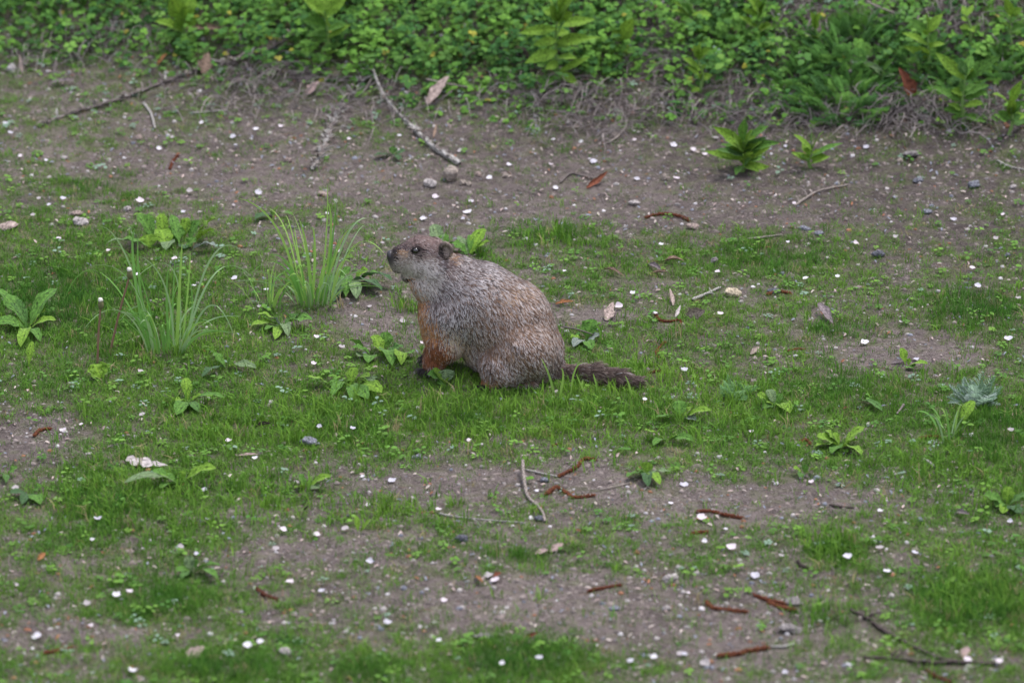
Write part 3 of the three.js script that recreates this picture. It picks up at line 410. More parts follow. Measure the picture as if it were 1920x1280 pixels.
tuft('grass blades sticking up in front of the groundhog tail', [1110, 738], [[1040, 1030, 705, 1015, 672, 6, 'light'], [1048, 1056, 708, 1052, 690, 5, 'light'], [1070, 1080, 690, 1100, 684, 4, 'light'], [1090, 1093, 712, 1098, 694, 7, 'light'], [1122, 1118, 720, 1112, 700, 7, 'light'], [1140, 1140, 720, 1145, 706, 6, 'light'], [1165, 1165, 720, 1168, 702, 7, 'light'], [1185, 1180, 722, 1172, 704, 5, 'light'], [1100, 1088, 718, 1080, 700, 5, 'light']], 0);
for (const [label, foot, mid, top] of [['dandelion seed stalk leaning right, the taller of the two', [203, 668], [222, 590], [242, 518]], ['dandelion seed stalk standing straight, the shorter of the two', [182, 682], [184, 625], [188, 575]]]) {
  const b = spot(...foot), t = thing('dandelion_stalk', label, 'dandelion', b, 'dandelion stalks'), m = upright(...mid, b.z).sub(b), e = upright(...top, b.z).sub(b);
  part('stem', rod([V(0, -0.005, 0), m, e], 0.0025, 0.0019, { rough: 0.03 }), stemMat.red, t);
  const h = part('seed_head', pebble(0.006, 0.010, 0.006, 3, 2, 0.3), std(C(0.15, 0.15, 0.07)), t); h.position.copy(e).add(V(0, 0.004, 0));
  part('fluff', pebble(0.005, 0.005, 0.005, 5, 2, 0.35), std(C(0.7, 0.66, 0.58)), h).position.set(0, 0.011, 0);
}

// ---------------------------------------------------------------- leafy stems on the bank: base, top of stem, leaves as [foot along the stem 0..1, tip px, tip py, width px, depth in cm]
function stemPlant(label, base, top, leaves, o = {}) {
  MARKS.push([label, ...base]); const b = spot(...base), t = thing('leafy_weed', label, 'weed', b, 'leafy stems along the bank'), e = upright(...top, b.z).sub(b), m = e.clone().multiplyScalar(0.5).add(V(rr(-0.01, 0.01), 0, rr(-0.01, 0.01)));
  part('stem', rod([V(0, -0.01, 0), m, e], (o.stem ?? 5) / SCALE, 0.0016, { rough: 0.04 }), stemMat.green, t);
  const curve = new THREE.QuadraticBezierCurve3(V(0, 0, 0), m, e);
  const put = (u, tx, ty, w, dz) => { const f = curve.getPoint(u), tip = upright(tx, ty, b.z + dz / 100).sub(b); part('leaf', leafGeo(f, tip, w / SCALE * 1.45, { shape: 'lance', arch: rr(0.04, 0.18), fold: rr(0.1, 0.4), wave: rr(0.06, 0.16), roll: rr(-0.4, 0.4), up: V(rr(-0.4, 0.4), 0.75, rr(0.3, 1.1)).normalize() }), GREEN[pick([...(o.tones ?? ['mid', 'bright', 'mid', 'deep']), 'bright', 'bright'])], t); };
  for (const [u, tx, ty, w = 14, dz = rr(-5, 7)] of leaves) put(u, tx, ty, w, dz);
  for (let i = 0; i < (o.extra ?? 6); i++) { const u = rr(0.15, 1), a = rr(0, 6.28), r = (o.reach ?? 55) * rr(0.6, 1.1) * (1 - 0.4 * u); put(u, lerp(base[0], top[0], u) + Math.cos(a) * r, lerp(base[1], top[1], u) - r * rr(0.1, 0.55), (o.w ?? 14) * rr(0.7, 1.1), Math.sin(a) * r / 9); }
}
stemPlant('tallest leafy plant in the middle of the bank', [1050, 158], [1046, 20], [[0.75, 972, 62, 17], [0.8, 1116, 36, 17], [0.55, 1100, 66, 16], [0.45, 984, 118, 20, 5], [0.5, 1128, 70, 14], [0.9, 1022, -14, 20], [0.95, 1084, -18, 20], [1, 1052, -40, 18], [0.85, 1030, 10, 18, 4], [0.85, 1068, 10, 18, 4], [0.35, 1082, 110, 14, 4], [0.3, 1022, 130, 14, 4], [0.6, 1000, 85, 16], [0.15, 1015, 165, 14, 5], [0.15, 1086, 158, 14, 4], [0.65, 1060, 40, 18, 6]], { extra: 8, reach: 70, w: 17, tones: ['bright', 'bright', 'mid'] });
stemPlant('thin sprout with two pointed leaves right of the tallest plant', [1162, 108], [1166, 74], [[1, 1148, 52, 24], [1, 1188, 34, 24], [0.5, 1140, 126, 20, 4], [0.6, 1185, 100, 14]], { extra: 1, stem: 3, tones: ['bright'] });
stemPlant('leafy plant at the top edge, left of the tallest one', [612, 118], [608, 20], [[0.9, 562, -8, 20], [0.9, 650, -6, 18], [0.7, 566, 38, 24], [1, 600, -30, 22], [1, 628, -26, 20], [0.5, 588, 62, 20], [0.6, 652, 45, 16], [0.75, 612, 30, 22, 5], [0.3, 640, 82, 14]], { extra: 5, tones: ['bright', 'bright', 'mid'] });
stemPlant('broad-leaved plant on the bank above the dark branch', [342, 80], [342, 20], [[0.7, 320, -8, 30], [0.9, 360, -14, 32], [0.5, 345, 10, 34, 4], [0.3, 300, 62, 26], [0.3, 290, 40, 22], [0.2, 362, 66, 20]], { extra: 2, tones: ['deep', 'mid'] });
stemPlant('narrow upright plant left of the dry grass mat', [1312, 172], [1308, 108], [[1, 1300, 84, 12], [1, 1332, 92, 12], [0.7, 1280, 108, 12], [0.9, 1314, 78, 12], [0.5, 1288, 126, 12], [0.4, 1336, 140, 12], [0.1, 1296, 172, 10]], { extra: 4, reach: 35, w: 11, tones: ['bright', 'mid'] });
stemPlant('upright plant with blunt leaves at the top right of centre', [1422, 70], [1424, 25], [[1, 1400, -18, 18], [1, 1452, -16, 18], [0.7, 1418, -4, 22, 5], [0.4, 1455, 48, 16], [0.4, 1386, 30, 14], [0.8, 1436, 6, 18]], { extra: 3, tones: ['bright', 'bright', 'mid'] });
stemPlant('ragged plant at the top edge between two upright ones', [1296, 60], [1294, 5], [[1, 1282, -20, 16], [1, 1318, -20, 16], [0.6, 1265, 25, 16], [0.6, 1335, 30, 16], [0.3, 1320, 55, 14]], { extra: 6, tones: ['mid', 'deep', 'bright'] });
stemPlant('yellowish plant against the pale curled leaf', [1532, 92], [1528, 50], [[1, 1520, 22, 14], [1, 1540, 24, 12], [0.5, 1512, 68, 14], [0.5, 1545, 60, 12]], { extra: 2, reach: 30, tones: ['bright'] });
stemPlant('tall plant behind the right bush near the top', [1742, 135], [1740, 62], [[1, 1702, 36, 16], [1, 1768, 26, 16], [1, 1736, 24, 16], [0.7, 1692, 62, 14], [0.7, 1758, 58, 14], [0.4, 1722, 86, 14]], { extra: 5, tones: ['mid', 'bright'] });
stemPlant('large leafy plant at the right foot of the bank', [1808, 235], [1812, 140], [[0.9, 1755, 98, 17], [0.9, 1876, 106, 19], [1, 1822, 102, 17], [0.5, 1752, 164, 17], [0.6, 1856, 160, 17], [1, 1800, 112, 15], [0.4, 1845, 195, 17], [0.3, 1770, 205, 15], [0.2, 1850, 228, 14], [0.2, 1775, 228, 14], [0.7, 1800, 150, 15, 6]], { extra: 8, reach: 60, w: 16, tones: ['mid', 'deep', 'mid'] });
stemPlant('leafy plant at the right edge beside the large one', [1892, 252], [1894, 195], [[1, 1862, 176, 15], [1, 1918, 150, 15], [0.7, 1922, 190, 15], [0.5, 1872, 208, 14], [0.6, 1898, 180, 15], [0.3, 1925, 225, 14]], { extra: 5, reach: 45, tones: ['mid', 'bright', 'deep'] });
stemPlant('bushy plant on bare earth below the dry grass mat', [1392, 322], [1394, 265], [[0.9, 1338, 238, 16], [1, 1396, 224, 16], [0.9, 1442, 236, 16], [0.4, 1322, 284, 15], [0.7, 1462, 268, 15], [0.6, 1358, 262, 15], [0.3, 1424, 322, 15, 5], [0.2, 1380, 328, 15, 5], [0.5, 1344, 280, 14], [0.8, 1412, 242, 14], [0.5, 1430, 290, 16], [0.2, 1452, 318, 14], [0.6, 1374, 250, 14]], { extra: 26, reach: 66, w: 12, tones: ['mid', 'deep', 'mid', 'bright'] });
stemPlant('young plant with pointed leaves right of the bushy one', [1523, 315], [1524, 282], [[1, 1488, 252, 15], [1, 1522, 236, 15], [1, 1546, 246, 14], [0.6, 1582, 268, 14], [0.3, 1484, 286, 12], [0.5, 1552, 292, 13], [0.7, 1506, 262, 14]], { extra: 7, reach: 42, w: 11, tones: ['bright', 'mid'] });
stemPlant('dark plant at the top right corner', [1900, 85], [1898, 30], [[1, 1885, -5, 14], [1, 1918, 15, 14], [0.6, 1880, 45, 14], [0.5, 1925, 50, 14]], { extra: 4, tones: ['deep', 'mid'] });
stemPlant('thin plant between the two tall right-hand plants', [1815, 85], [1814, 30], [[1, 1805, 10, 10], [1, 1826, 8, 10], [0.6, 1800, 50, 12], [0.6, 1828, 60, 12]], { extra: 2, reach: 25, w: 10, tones: ['mid', 'bright'] });
stemPlant('small plant with pale curved leaves by the rust curled leaf', [1655, 160], [1656, 132], [[1, 1615, 114, 8], [1, 1678, 108, 9], [0.6, 1640, 130, 8], [0.5, 1680, 140, 8]], { extra: 1, reach: 25, w: 8, tones: ['pale', 'mid'] });

// ---------------------------------------------------------------- feathery weeds: a bush of fronds that share a few shapes
function frondGeo(s) {
  const gs = [], N = 15; seed = 4000 + s * 77;
  const spine = (u) => V(0.05 * Math.sin(s * 3) * u * u, u * 0.9, 0.32 * u * u);
  gs.push(ribbon([0, 0.35, 0.7, 1].map(spine), [0.012, 0.011, 0.008, 0.003], V(1, 0, 0.1)));
  for (let i = 2; i < N; i++) for (const k of [-1, 1]) { const u = i / N, p = spine(u), l = 0.34 * Math.sin(Math.PI * Math.pow(u, 0.75)) * rr(0.75, 1.2), d = V(k * rr(0.75, 1), rr(0.3, 0.6), rr(-0.1, 0.35)).normalize();
    const e = p.clone().addScaledVector(d, l), m = p.clone().addScaledVector(d, l * 0.55).add(V(0, 0.01, 0.02)); gs.push(ribbon([p, m, e], [0.016, 0.024, 0.003], V(0.2, 1, 0.4).cross(d)));
    for (const q of [-1, 1]) { const dd = d.clone().applyAxisAngle(V(0, 0.3, 1).normalize(), q * 0.75); gs.push(ribbon([m, m.clone().addScaledVector(dd, l * 0.4)], [0.018, 0.003], V(0.2, 1, 0.4).cross(dd))); } }
  return mergeGeometries(gs);
}
const fronds = [0, 1, 2, 3].map(frondGeo); seed = 99;
const frondMat = { green: [std(C(0.12, 0.28, 0.06), { transmission: 0.25, roughness: 0.92 }), std(C(0.17, 0.35, 0.07), { transmission: 0.25, roughness: 0.92 }), std(C(0.09, 0.21, 0.06), { transmission: 0.25, roughness: 0.92 })], silver: [std(C(0.36, 0.45, 0.38)), std(C(0.28, 0.40, 0.28))], lime: [std(C(0.26, 0.44, 0.18), { transmission: 0.25, roughness: 0.92 }), std(C(0.22, 0.40, 0.16), { transmission: 0.25, roughness: 0.92 })] };
function feathery(label, base, count, spread, size, tone = 'green', name = 'feathery_weed') {
  const o2 = name !== 'feathery_weed'; if (!o2) count = Math.round(count * 1.5);
  const b = spot(...base), t = thing(name, label, 'weed', b, 'feathery weeds'), S = spread / SCALE;
  for (let i = 0; i < count; i++) { const a = rr(0, 6.283), r = Math.sqrt(rnd()), x = Math.cos(a) * r * S, z = Math.sin(a) * r * S * 0.6, m = part('frond', pick(fronds), pick(frondMat[tone]), t);
    m.position.set(x, height(b.x + x, b.z + z) - b.y - 0.003 + (1 - r) * S * 0.35 * rnd(), z); m.rotation.set(rr(-0.25, 0.35), Math.atan2(x, z) + rr(-0.9, 0.9), 0, 'YXZ'); m.rotation.x += r * 0.75; m.scale.setScalar(size / SCALE * (o2 ? 1 : 0.72) * rr(0.65, 1.2)); }
}
feathery('dense feathery weed in the middle of the right bank', [1590, 195], 90, 105, 85);
feathery('feathery weed behind, at the top of the right bank', [1600, 100], 70, 110, 90);
feathery('feathery weed left of the pale curled leaf', [1500, 150], 36, 60, 70);
feathery('feathery weed under the tall plant at the right', [1715, 110], 40, 60, 70);
feathery('feathery weed behind the large right-hand plant', [1790, 165], 34, 60, 65);
feathery('low feathery weed at the top right edge', [1880, 130], 36, 60, 70);
feathery('feathery weed near the top between upright plants', [1370, 60], 40, 60, 70);
feathery('silvery mugwort-like plant at the right edge of the lawn', [1832, 758], 22, 14, 56, 'silver', 'silver_weed');
feathery('pale lime lobed weed right of the groundhog tail', [1380, 745], 18, 12, 44, 'lime', 'lobed_weed');
feathery('small fern-like green clump in the lower left foreground', [540, 1205], 34, 14, 18, 'green', 'fern_clump');

// ---------------------------------------------------------------- sticks
const woodMat = { dark: std(C(0.12, 0.095, 0.09), { map: bark }), grey: std(C(0.26, 0.22, 0.21), { map: bark }), pale: std(C(0.42, 0.36, 0.33), { map: bark }), white: std(C(0.55, 0.52, 0.50), { map: bark }) };
function stick(label, pts, r0, r1, tone, o = {}) {
  const p = pts.map(([x, y, lift = 0.2]) => spot(x, y, lift / 100 + r0 / SCALE * 0.6)), b = p[0].clone(), t = thing(o.name ?? 'stick', label, o.cat ?? 'stick', b, 'sticks and twigs');
  const q = p.map((v) => v.clone().sub(b)); if (q.length === 2) q.splice(1, 0, q[0].clone().lerp(q[1], 0.5).add(V(rr(-0.006, 0.006), 0.002, rr(-0.006, 0.006))));
  part('shaft', rod(q, r0 / SCALE, r1 / SCALE, { rough: 0.22, per: 14 }), woodMat[tone], t);
  const c = new THREE.CatmullRomCurve3(q);
  for (let i = 0; i < (o.twigs ?? 0); i++) { const u = rr(o.from ?? 0.1, 0.95), f = c.getPointAt(u), d = c.getTangentAt(u).applyAxisAngle(V(0, 1, 0), (rnd() < 0.5 ? -1 : 1) * rr(0.5, 1.1)), l = rr(0.015, 0.05) * (o.long ?? 1); const e = f.clone().addScaledVector(d, l).add(V(0, rr(0, 0.012), 0)); part('twig', rod([f, f.clone().lerp(e, 0.5).add(V(rr(-0.003, 0.003), 0.003, 0)), e], r1 / SCALE * 0.8, 0.0005, { per: 3, seg: 5 }), woodMat[tone], t); }
  for (let i = 0; i < (o.flakes ?? 0); i++) { const u = rr(o.from ?? 0, 1), f = c.getPointAt(u).add(V(rr(-0.008, 0.008), rr(0, 0.008), rr(-0.008, 0.008))), d = V(rr(-1, 1), rr(0, 0.6), rr(-1, 1)).normalize(); part('bark_flake', leafGeo(f, f.clone().addScaledVector(d, rr(0.009, 0.024)), rr(0.006, 0.012), { shape: 'torn', rows: 4, curl: 0.5, ragged: 0.4 }), woodMat[pick(['pale', 'white', 'grey'])], t); }
}
stick('long dark branch lying along the foot of the bank at the left', [[72, 236], [140, 210], [205, 192], [270, 168], [330, 145], [400, 125], [475, 104, 1.5], [560, 62, 2]], 4.6, 2.4, 'grey', { twigs: 60, flakes: 90, long: 0.8 });
stick('grey branch with flaking white bark left of the leaning stick', [[585, 318], [602, 285], [612, 262], [626, 225], [640, 200], [668, 165], [692, 138, 1]], 4, 2.4, 'white', { twigs: 34, flakes: 120, long: 0.9 });
stick('pale curved stick leaning down the bank to the tan stone', [[862, 306], [835, 290], [808, 272], [775, 240], [740, 205], [715, 170, 1], [698, 128, 3]], 7, 2.6, 'white', { twigs: 16, flakes: 40, long: 0.8 });
stick('thin grey twig standing alone on the foreground soil', [[980, 862, 2], [982, 890, 1.4], [990, 930], [1008, 948], [1018, 962], [1022, 977]], 3.2, 2.6, 'pale');
stick('thin pale straw lying left of the grey twig', [[822, 962], [850, 968], [905, 974], [985, 980]], 1.8, 1.2, 'white', { twigs: 2 });
stick('dark forked branch in the lower right corner, upper arm', [[1592, 1142], [1622, 1156], [1652, 1178], [1690, 1200], [1735, 1222], [1788, 1240], [1860, 1244]], 3.2, 3.6, 'dark', { twigs: 4, long: 0.8 });
stick('dark forked branch in the lower right corner, lower arm', [[1618, 1233], [1680, 1234], [1740, 1242], [1800, 1240], [1868, 1244]], 2.4, 2.8, 'dark', { twigs: 5 });
stick('pale stick on bare earth below the young plant', [[1490, 386], [1510, 372], [1535, 358], [1592, 346]], 3, 2, 'pale', { twigs: 2 });
stick('pale straight straw right of the groundhog, on the soil edge', [[1402, 448], [1435, 444], [1468, 440]], 2.6, 1.8, 'pale');
stick('pale twig lying across the tan leaf on the bank', [[798, 148, 3], [835, 156, 3], [888, 165, 2]], 2.4, 1.4, 'pale');
stick('short crooked pale twig below the dark branch', [[268, 192], [282, 212], [290, 240]], 3, 2.2, 'white');
stick('pale straw right of the crooked twig', [[360, 212], [392, 209], [425, 206]], 2.6, 1.4, 'white');
stick('bleached twig standing in the grass right of the groundhog', [[1298, 562], [1322, 552], [1352, 538]], 3.6, 2.4, 'white', { twigs: 2 });
stick('thin dark stem passing behind the groundhog rump', [[1052, 612, 1.5], [1085, 618, 2], [1125, 632, 1]], 1.6, 1.2, 'grey');
stick('thin dark twig on the right foreground soil', [[1555, 946], [1580, 950], [1610, 952]], 2.2, 1.4, 'dark');
stick('forked pale twig on bare earth at the middle of the bank foot', [[1140, 268], [1158, 256], [1172, 240], [1188, 226, 1]], 2.4, 1.6, 'pale', { twigs: 5 });
stick('bent grey twig beside the red-brown curled leaf', [[1050, 342], [1072, 325], [1088, 328], [1112, 334]], 2.6, 2, 'grey', { twigs: 2 });
stick('pale stick with dry tip in the right lawn', [[1732, 860], [1742, 866], [1755, 876]], 2.6, 3.4, 'white');
stick('dry stalk with a tan knob in the right lawn', [[1682, 776, 0.4], [1690, 766, 1], [1696, 757, 1.6]], 1.6, 2.4, 'pale');
stick('short dark stub in the right foreground', [[1495, 1050, 1.6], [1502, 1060, 0.6], [1515, 1064]], 3.5, 3, 'dark');
stick('long thin twig across the top of the right bank', [[1625, 2, 3], [1650, 14, 3], [1690, 28, 2]], 2.6, 1.8, 'pale');
stick('pale twig lying at the right foot of the bank', [[1870, 300], [1895, 312], [1922, 318]], 2.4, 1.6, 'white', { twigs: 3 });
stick('thin upright dark stalk in the left foreground grass', [[570, 955, 0.2], [572, 952, 2.4], [578, 948, 6.5]], 1.6, 1, 'dark');
stick('slender straw in the left foreground soil', [[200, 838], [215, 833], [236, 830]], 1.6, 1, 'pale');
stick('thin straw between the brown catkins', [[985, 880], [1010, 886], [1046, 893]], 2, 1.4, 'white');
stick('thin straw beside the six-leaved weed', [[1125, 918], [1155, 912], [1185, 904]], 1.6, 1, 'pale');
stick('pale straw at the end of the lowest catkin', [[1445, 1212], [1470, 1212], [1490, 1207]], 2.4, 2.8, 'white');

// ---------------------------------------------------------------- catkins
const catMats = [C(0.16, 0.052, 0.026), C(0.10, 0.036, 0.022), C(0.21, 0.08, 0.036)].map((c) => std(c, { roughness: 0.95 }));
function catkin(label, pts, r = 4) {
  r *= rr(0.66, 0.9); MARKS.push([label, ...pts[1]]);
  const p = pts.map(([x, y]) => spot(x, y, r / SCALE * 0.8)), b = p[0].clone(), q = p.map((v) => v.clone().sub(b)); if (q.length === 2) q.splice(1, 0, q[0].clone().lerp(q[1], 0.5).add(V(0, 0.001, 0.004)));
  const t = thing('catkin', label, 'catkin', b, 'fallen brown catkins'); part('spike', rod(q, r * 0.82 / SCALE, r * 0.62 / SCALE, { rough: 0.5, per: 16, seg: 8 }), catMats[1], t);
  const c = new THREE.CatmullRomCurve3(q), n = Math.round(c.getLength() / 0.00035), gs = [], f = new THREE.TetrahedronGeometry(1).deleteAttribute('uv');
  for (let i = 0; i < n; i++) { const u = rnd(), o = c.getPointAt(u), d = V(rr(-1, 1), rr(-1, 1), rr(-1, 1)).normalize(), m = new THREE.Matrix4().compose(o.addScaledVector(d, r / SCALE * rr(0.55, 1.15)), new THREE.Quaternion().setFromEuler(new THREE.Euler(rr(0, 6), rr(0, 6), rr(0, 6))), V(1, 1, 1).multiplyScalar(rr(0.0010, 0.0024))); gs.push(f.clone().applyMatrix4(m)); }
  const s = part('scales', mergeGeometries(gs), pick(catMats), t); s.userData.kind = 'stuff';
}
catkin('curved brown catkin, upper of the pair right of the thin grey twig', [[1046, 893], [1062, 885], [1080, 876], [1095, 860], [1118, 860]], 4.2);
catkin('wavy brown catkin, lower of the pair right of the thin grey twig', [[1024, 926], [1044, 913], [1060, 922], [1078, 932], [1116, 928]], 4.2);
catkin('brown catkin by the white petal right of the pair', [[1305, 960], [1330, 958], [1352, 963], [1392, 971]], 4.4);
catkin('small brown catkin bit below the one by the petal', [[1298, 1001], [1310, 998], [1326, 997]], 4);
catkin('dark red catkin bent at its left end, lower right foreground', [[1325, 1127], [1335, 1138], [1355, 1142], [1402, 1146]], 4.8);
catkin('red-brown catkin above the grey flat stone, upper strand', [[1414, 1115], [1440, 1124], [1475, 1132]], 4.2);
catkin('red-brown catkin above the grey flat stone, lower strand', [[1440, 1128], [1465, 1138], [1494, 1144]], 4.6);
catkin('straight brown catkin lying left of a pale straw', [[1345, 1230], [1390, 1224], [1412, 1218], [1444, 1214]], 5.2);
catkin('catkin at the bottom edge below the dark branch', [[1738, 1256], [1755, 1268], [1785, 1280]], 5);
catkin('dark straight catkin on bare soil at bottom centre', [[1102, 1108], [1130, 1102], [1166, 1096]], 4.2);
catkin('brown catkin in the lower left foreground', [[480, 1104], [495, 1114], [520, 1124]], 4.4);
catkin('dark catkin at the bottom left corner', [[82, 1224], [108, 1220], [140, 1214]], 4.6);
catkin('brown curved catkin in the grass right of the groundhog', [[1228, 588], [1240, 601], [1258, 602], [1274, 600], [1277, 610]], 3.6);
catkin('bent red catkin above the groundhog tail', [[1234, 672], [1232, 658], [1248, 640]], 3.6);
catkin('red catkin lying in the grass at the far right lawn', [[1438, 552], [1460, 546], [1484, 550]], 3.8);
catkin('short catkin at the tip of the groundhog tail', [[1215, 700], [1232, 696], [1252, 697]], 3.4);
catkin('long brown catkin on bare earth behind the groundhog', [[1210, 408], [1230, 402], [1255, 401], [1275, 405], [1292, 413]], 4);
catkin('dark catkin curled on the soil at the left edge', [[62, 818], [75, 806], [96, 803]], 3.8);
catkin('reddish catkin on the earth left of the flaking branch', [[318, 316], [325, 300], [334, 290]], 4);
catkin('brown catkin crumb in the grass above the curved pair', [[1036, 836], [1045, 833], [1054, 832]], 3.6);
catkin('faint catkin in the right lawn below the big petals', [[1478, 658], [1495, 654], [1510, 655]], 3);
catkin('catkin half hidden under the grass at right', [[1725, 822], [1745, 818], [1765, 820]], 3.6);
catkin('small red catkin right of the torn pale leaf', [[1502, 828], [1512, 824], [1520, 832]], 3.4);

// ---------------------------------------------------------------- dead leaves and bark
const dryMat = { tan: std(C(0.40, 0.29, 0.22), { map: drymap }), pale: std(C(0.52, 0.42, 0.38), { map: drymap }), rust: std(C(0.27, 0.10, 0.06), { map: drymap }), orange: std(C(0.46, 0.22, 0.10), { map: drymap }), grey: std(C(0.28, 0.24, 0.25), { map: drymap }), dark: std(C(0.08, 0.055, 0.055), { map: drymap }), white: std(C(0.68, 0.63, 0.62), { map: drymap }), pink: std(C(0.50, 0.38, 0.36), { map: drymap }) };
function deadLeaf(label, a, b, w, tone, o = {}) {
  MARKS.push([label, (a[0] + b[0]) / 2, (a[1] + b[1]) / 2]);
  const p = spot(a[0], a[1], (a[2] ?? 0.3) / 100), q = spot(b[0], b[1], (b[2] ?? 0.5) / 100), t = thing('dead_leaf', label, 'dead leaf', p, 'dead leaves and bark');
  const up = o.standing ? V(0.2, 0.5, 1).normalize() : V(rr(-0.2, 0.2), 1, rr(0.1, 0.5)).normalize();
  part('blade', leafGeo(V(0, 0, 0), q.sub(p), w / SCALE, { shape: 'torn', arch: o.arch ?? 0.08, curl: o.curl ?? 0.8, ragged: o.ragged ?? 0.28, roll: o.roll ?? rr(-0.3, 0.3), up }), dryMat[tone], t);
  return t;
}
deadLeaf('red-brown curled leaf on the bare earth at centre', [1100, 352], [1140, 320, 2.5], 22, 'rust', { curl: 1.1, arch: -0.12 });
deadLeaf('large rust curled leaf standing at the right foot of the bank', [1712, 188, 1], [1686, 126, 8], 44, 'rust', { curl: 1.1, standing: true });
deadLeaf('large tan leaf hanging on the bank above the leaning stick', [802, 195, 1], [842, 142, 4], 38, 'pale', { curl: 0.5 });
deadLeaf('broad tan leaf resting behind the dark branch', [380, 138], [390, 98, 4], 36, 'tan', { curl: 0.5, standing: true });
deadLeaf('orange-brown leaf left of the broad tan leaf', [294, 122], [312, 100, 2.5], 18, 'orange', { curl: 0.8 });
deadLeaf('long curled brown leaf near the top left', [342, 52, 3], [432, 58, 2], 26, 'tan', { curl: 1.1 });
deadLeaf('orange leaf tip lying just behind the groundhog', [1042, 570], [1076, 565, 1], 16, 'orange', { curl: 0.9 });
deadLeaf('pale tan leaf standing beside a white petal behind the groundhog', [1136, 600], [1150, 566, 2], 22, 'pale', { curl: 0.4, standing: true });
deadLeaf('fringed tan leaf fragment in the grass right of the groundhog', [1288, 592], [1322, 582, 2], 30, 'pale', { curl: 0.4, standing: true });
deadLeaf('smooth brown leaf lump at the upper grass edge', [1246, 490], [1284, 490, 0.8], 22, 'tan', { curl: 1.0, arch: 0.25 });
deadLeaf('narrow curled brown leaf in the grass behind the groundhog', [1132, 504], [1170, 518, 0.6], 12, 'tan', { curl: 1.2, arch: 0.2 });
deadLeaf('grey narrow leaf tilted on bare soil at the right', [1536, 568, 2], [1562, 606], 20, 'grey', { curl: 0.5, standing: true });
deadLeaf('crumpled brown leaf in the grass behind the groundhog, upper piece', [1215, 496], [1240, 506, 1.5], 20, 'grey', { curl: 1.1 });
deadLeaf('crumpled brown leaf in the grass behind the groundhog, lower piece', [1222, 512], [1254, 510, 1.2], 14, 'tan', { curl: 1.1 });
deadLeaf('dark curled leaf in the grass left of centre', [480, 800], [508, 794, 1.4], 15, 'dark', { curl: 1.25 });
deadLeaf('flat pinkish leaf in the grass below the dark curled one', [446, 854], [484, 852, 0.8], 12, 'pink', { curl: 0.5 });
deadLeaf('pale pink leaf half on the foreground soil, left half', [1004, 1038], [1030, 1030, 0.8], 18, 'pink', { curl: 0.3 });
deadLeaf('pale pink leaf half on the foreground soil, right half', [1032, 1034], [1056, 1018, 1], 16, 'pink', { curl: 0.3 });
deadLeaf('torn pale leaf on the soil at the bottom left', [348, 1234], [382, 1212, 1], 24, 'pale', { curl: 0.4 });
deadLeaf('tan leaf beside the flaking branch on the bank', [575, 178], [598, 152, 2.5], 28, 'pink', { curl: 0.6 });
deadLeaf('narrow tan leaf standing beside the white stone', [42, 138], [36, 102, 4], 12, 'pale', { curl: 0.7, standing: true });
deadLeaf('pale curled leaf standing at the top of the right bank', [1530, 78, 1], [1534, 26, 6], 26, 'pale', { curl: 0.8, standing: true });
deadLeaf('large piece of torn white bark in the left foreground', [236, 860, 0.9], [314, 872, 0.8], 26, 'white', { curl: 0.12, ragged: 1.0, arch: 0.02, roll: 0 });
deadLeaf('grey leaf beside two white petals at right', [1672, 680], [1700, 676, 0.5], 10, 'grey', { curl: 0.4 });
deadLeaf('grey crumpled leaf in the right foreground grass', [1792, 960], [1818, 964, 1], 14, 'grey', { curl: 0.9 });
deadLeaf('brown leaf tip leaning behind the leaning stick', [812, 258], [818, 232, 2], 9, 'tan', { curl: 1, standing: true });
deadLeaf('small red leaf in the left foreground', [70, 1050], [84, 1036, 0.8], 12, 'orange', { curl: 0.7 });
deadLeaf('pale grey leaf in the lawn above the tail', [1408, 664], [1424, 650, 1], 12, 'pale', { curl: 0.6 });
deadLeaf('pale leaf scrap at the bottom right', [1805, 1232], [1818, 1212, 0.8], 16, 'pink', { curl: 0.3 });
deadLeaf('small brown leaf by the two petals at bottom centre', [925, 1080], [940, 1074, 0.8], 12, 'rust', { curl: 0.6 });
deadLeaf('orange leaf scrap at the left of those petals', [890, 1080], [905, 1092, 1], 10, 'orange', { curl: 0.9 });
deadLeaf('bleached leaf strip left of the fringed tan leaf, upper', [1262, 572], [1256, 540, 2], 12, 'pale', { curl: 0.6, standing: true });
deadLeaf('bleached leaf strip left of the fringed tan leaf, lower', [1266, 594], [1276, 572, 1.5], 9, 'white', { curl: 0.6, standing: true });
deadLeaf('dull leaf on the bank at the left edge', [95, 155, 1], [140, 150, 1], 18, 'grey', { curl: 0.6 });
deadLeaf('brown leaf on the lower left lawn patch by a stone', [985, 1196], [1008, 1186, 1.2], 10, 'rust', { curl: 1 });

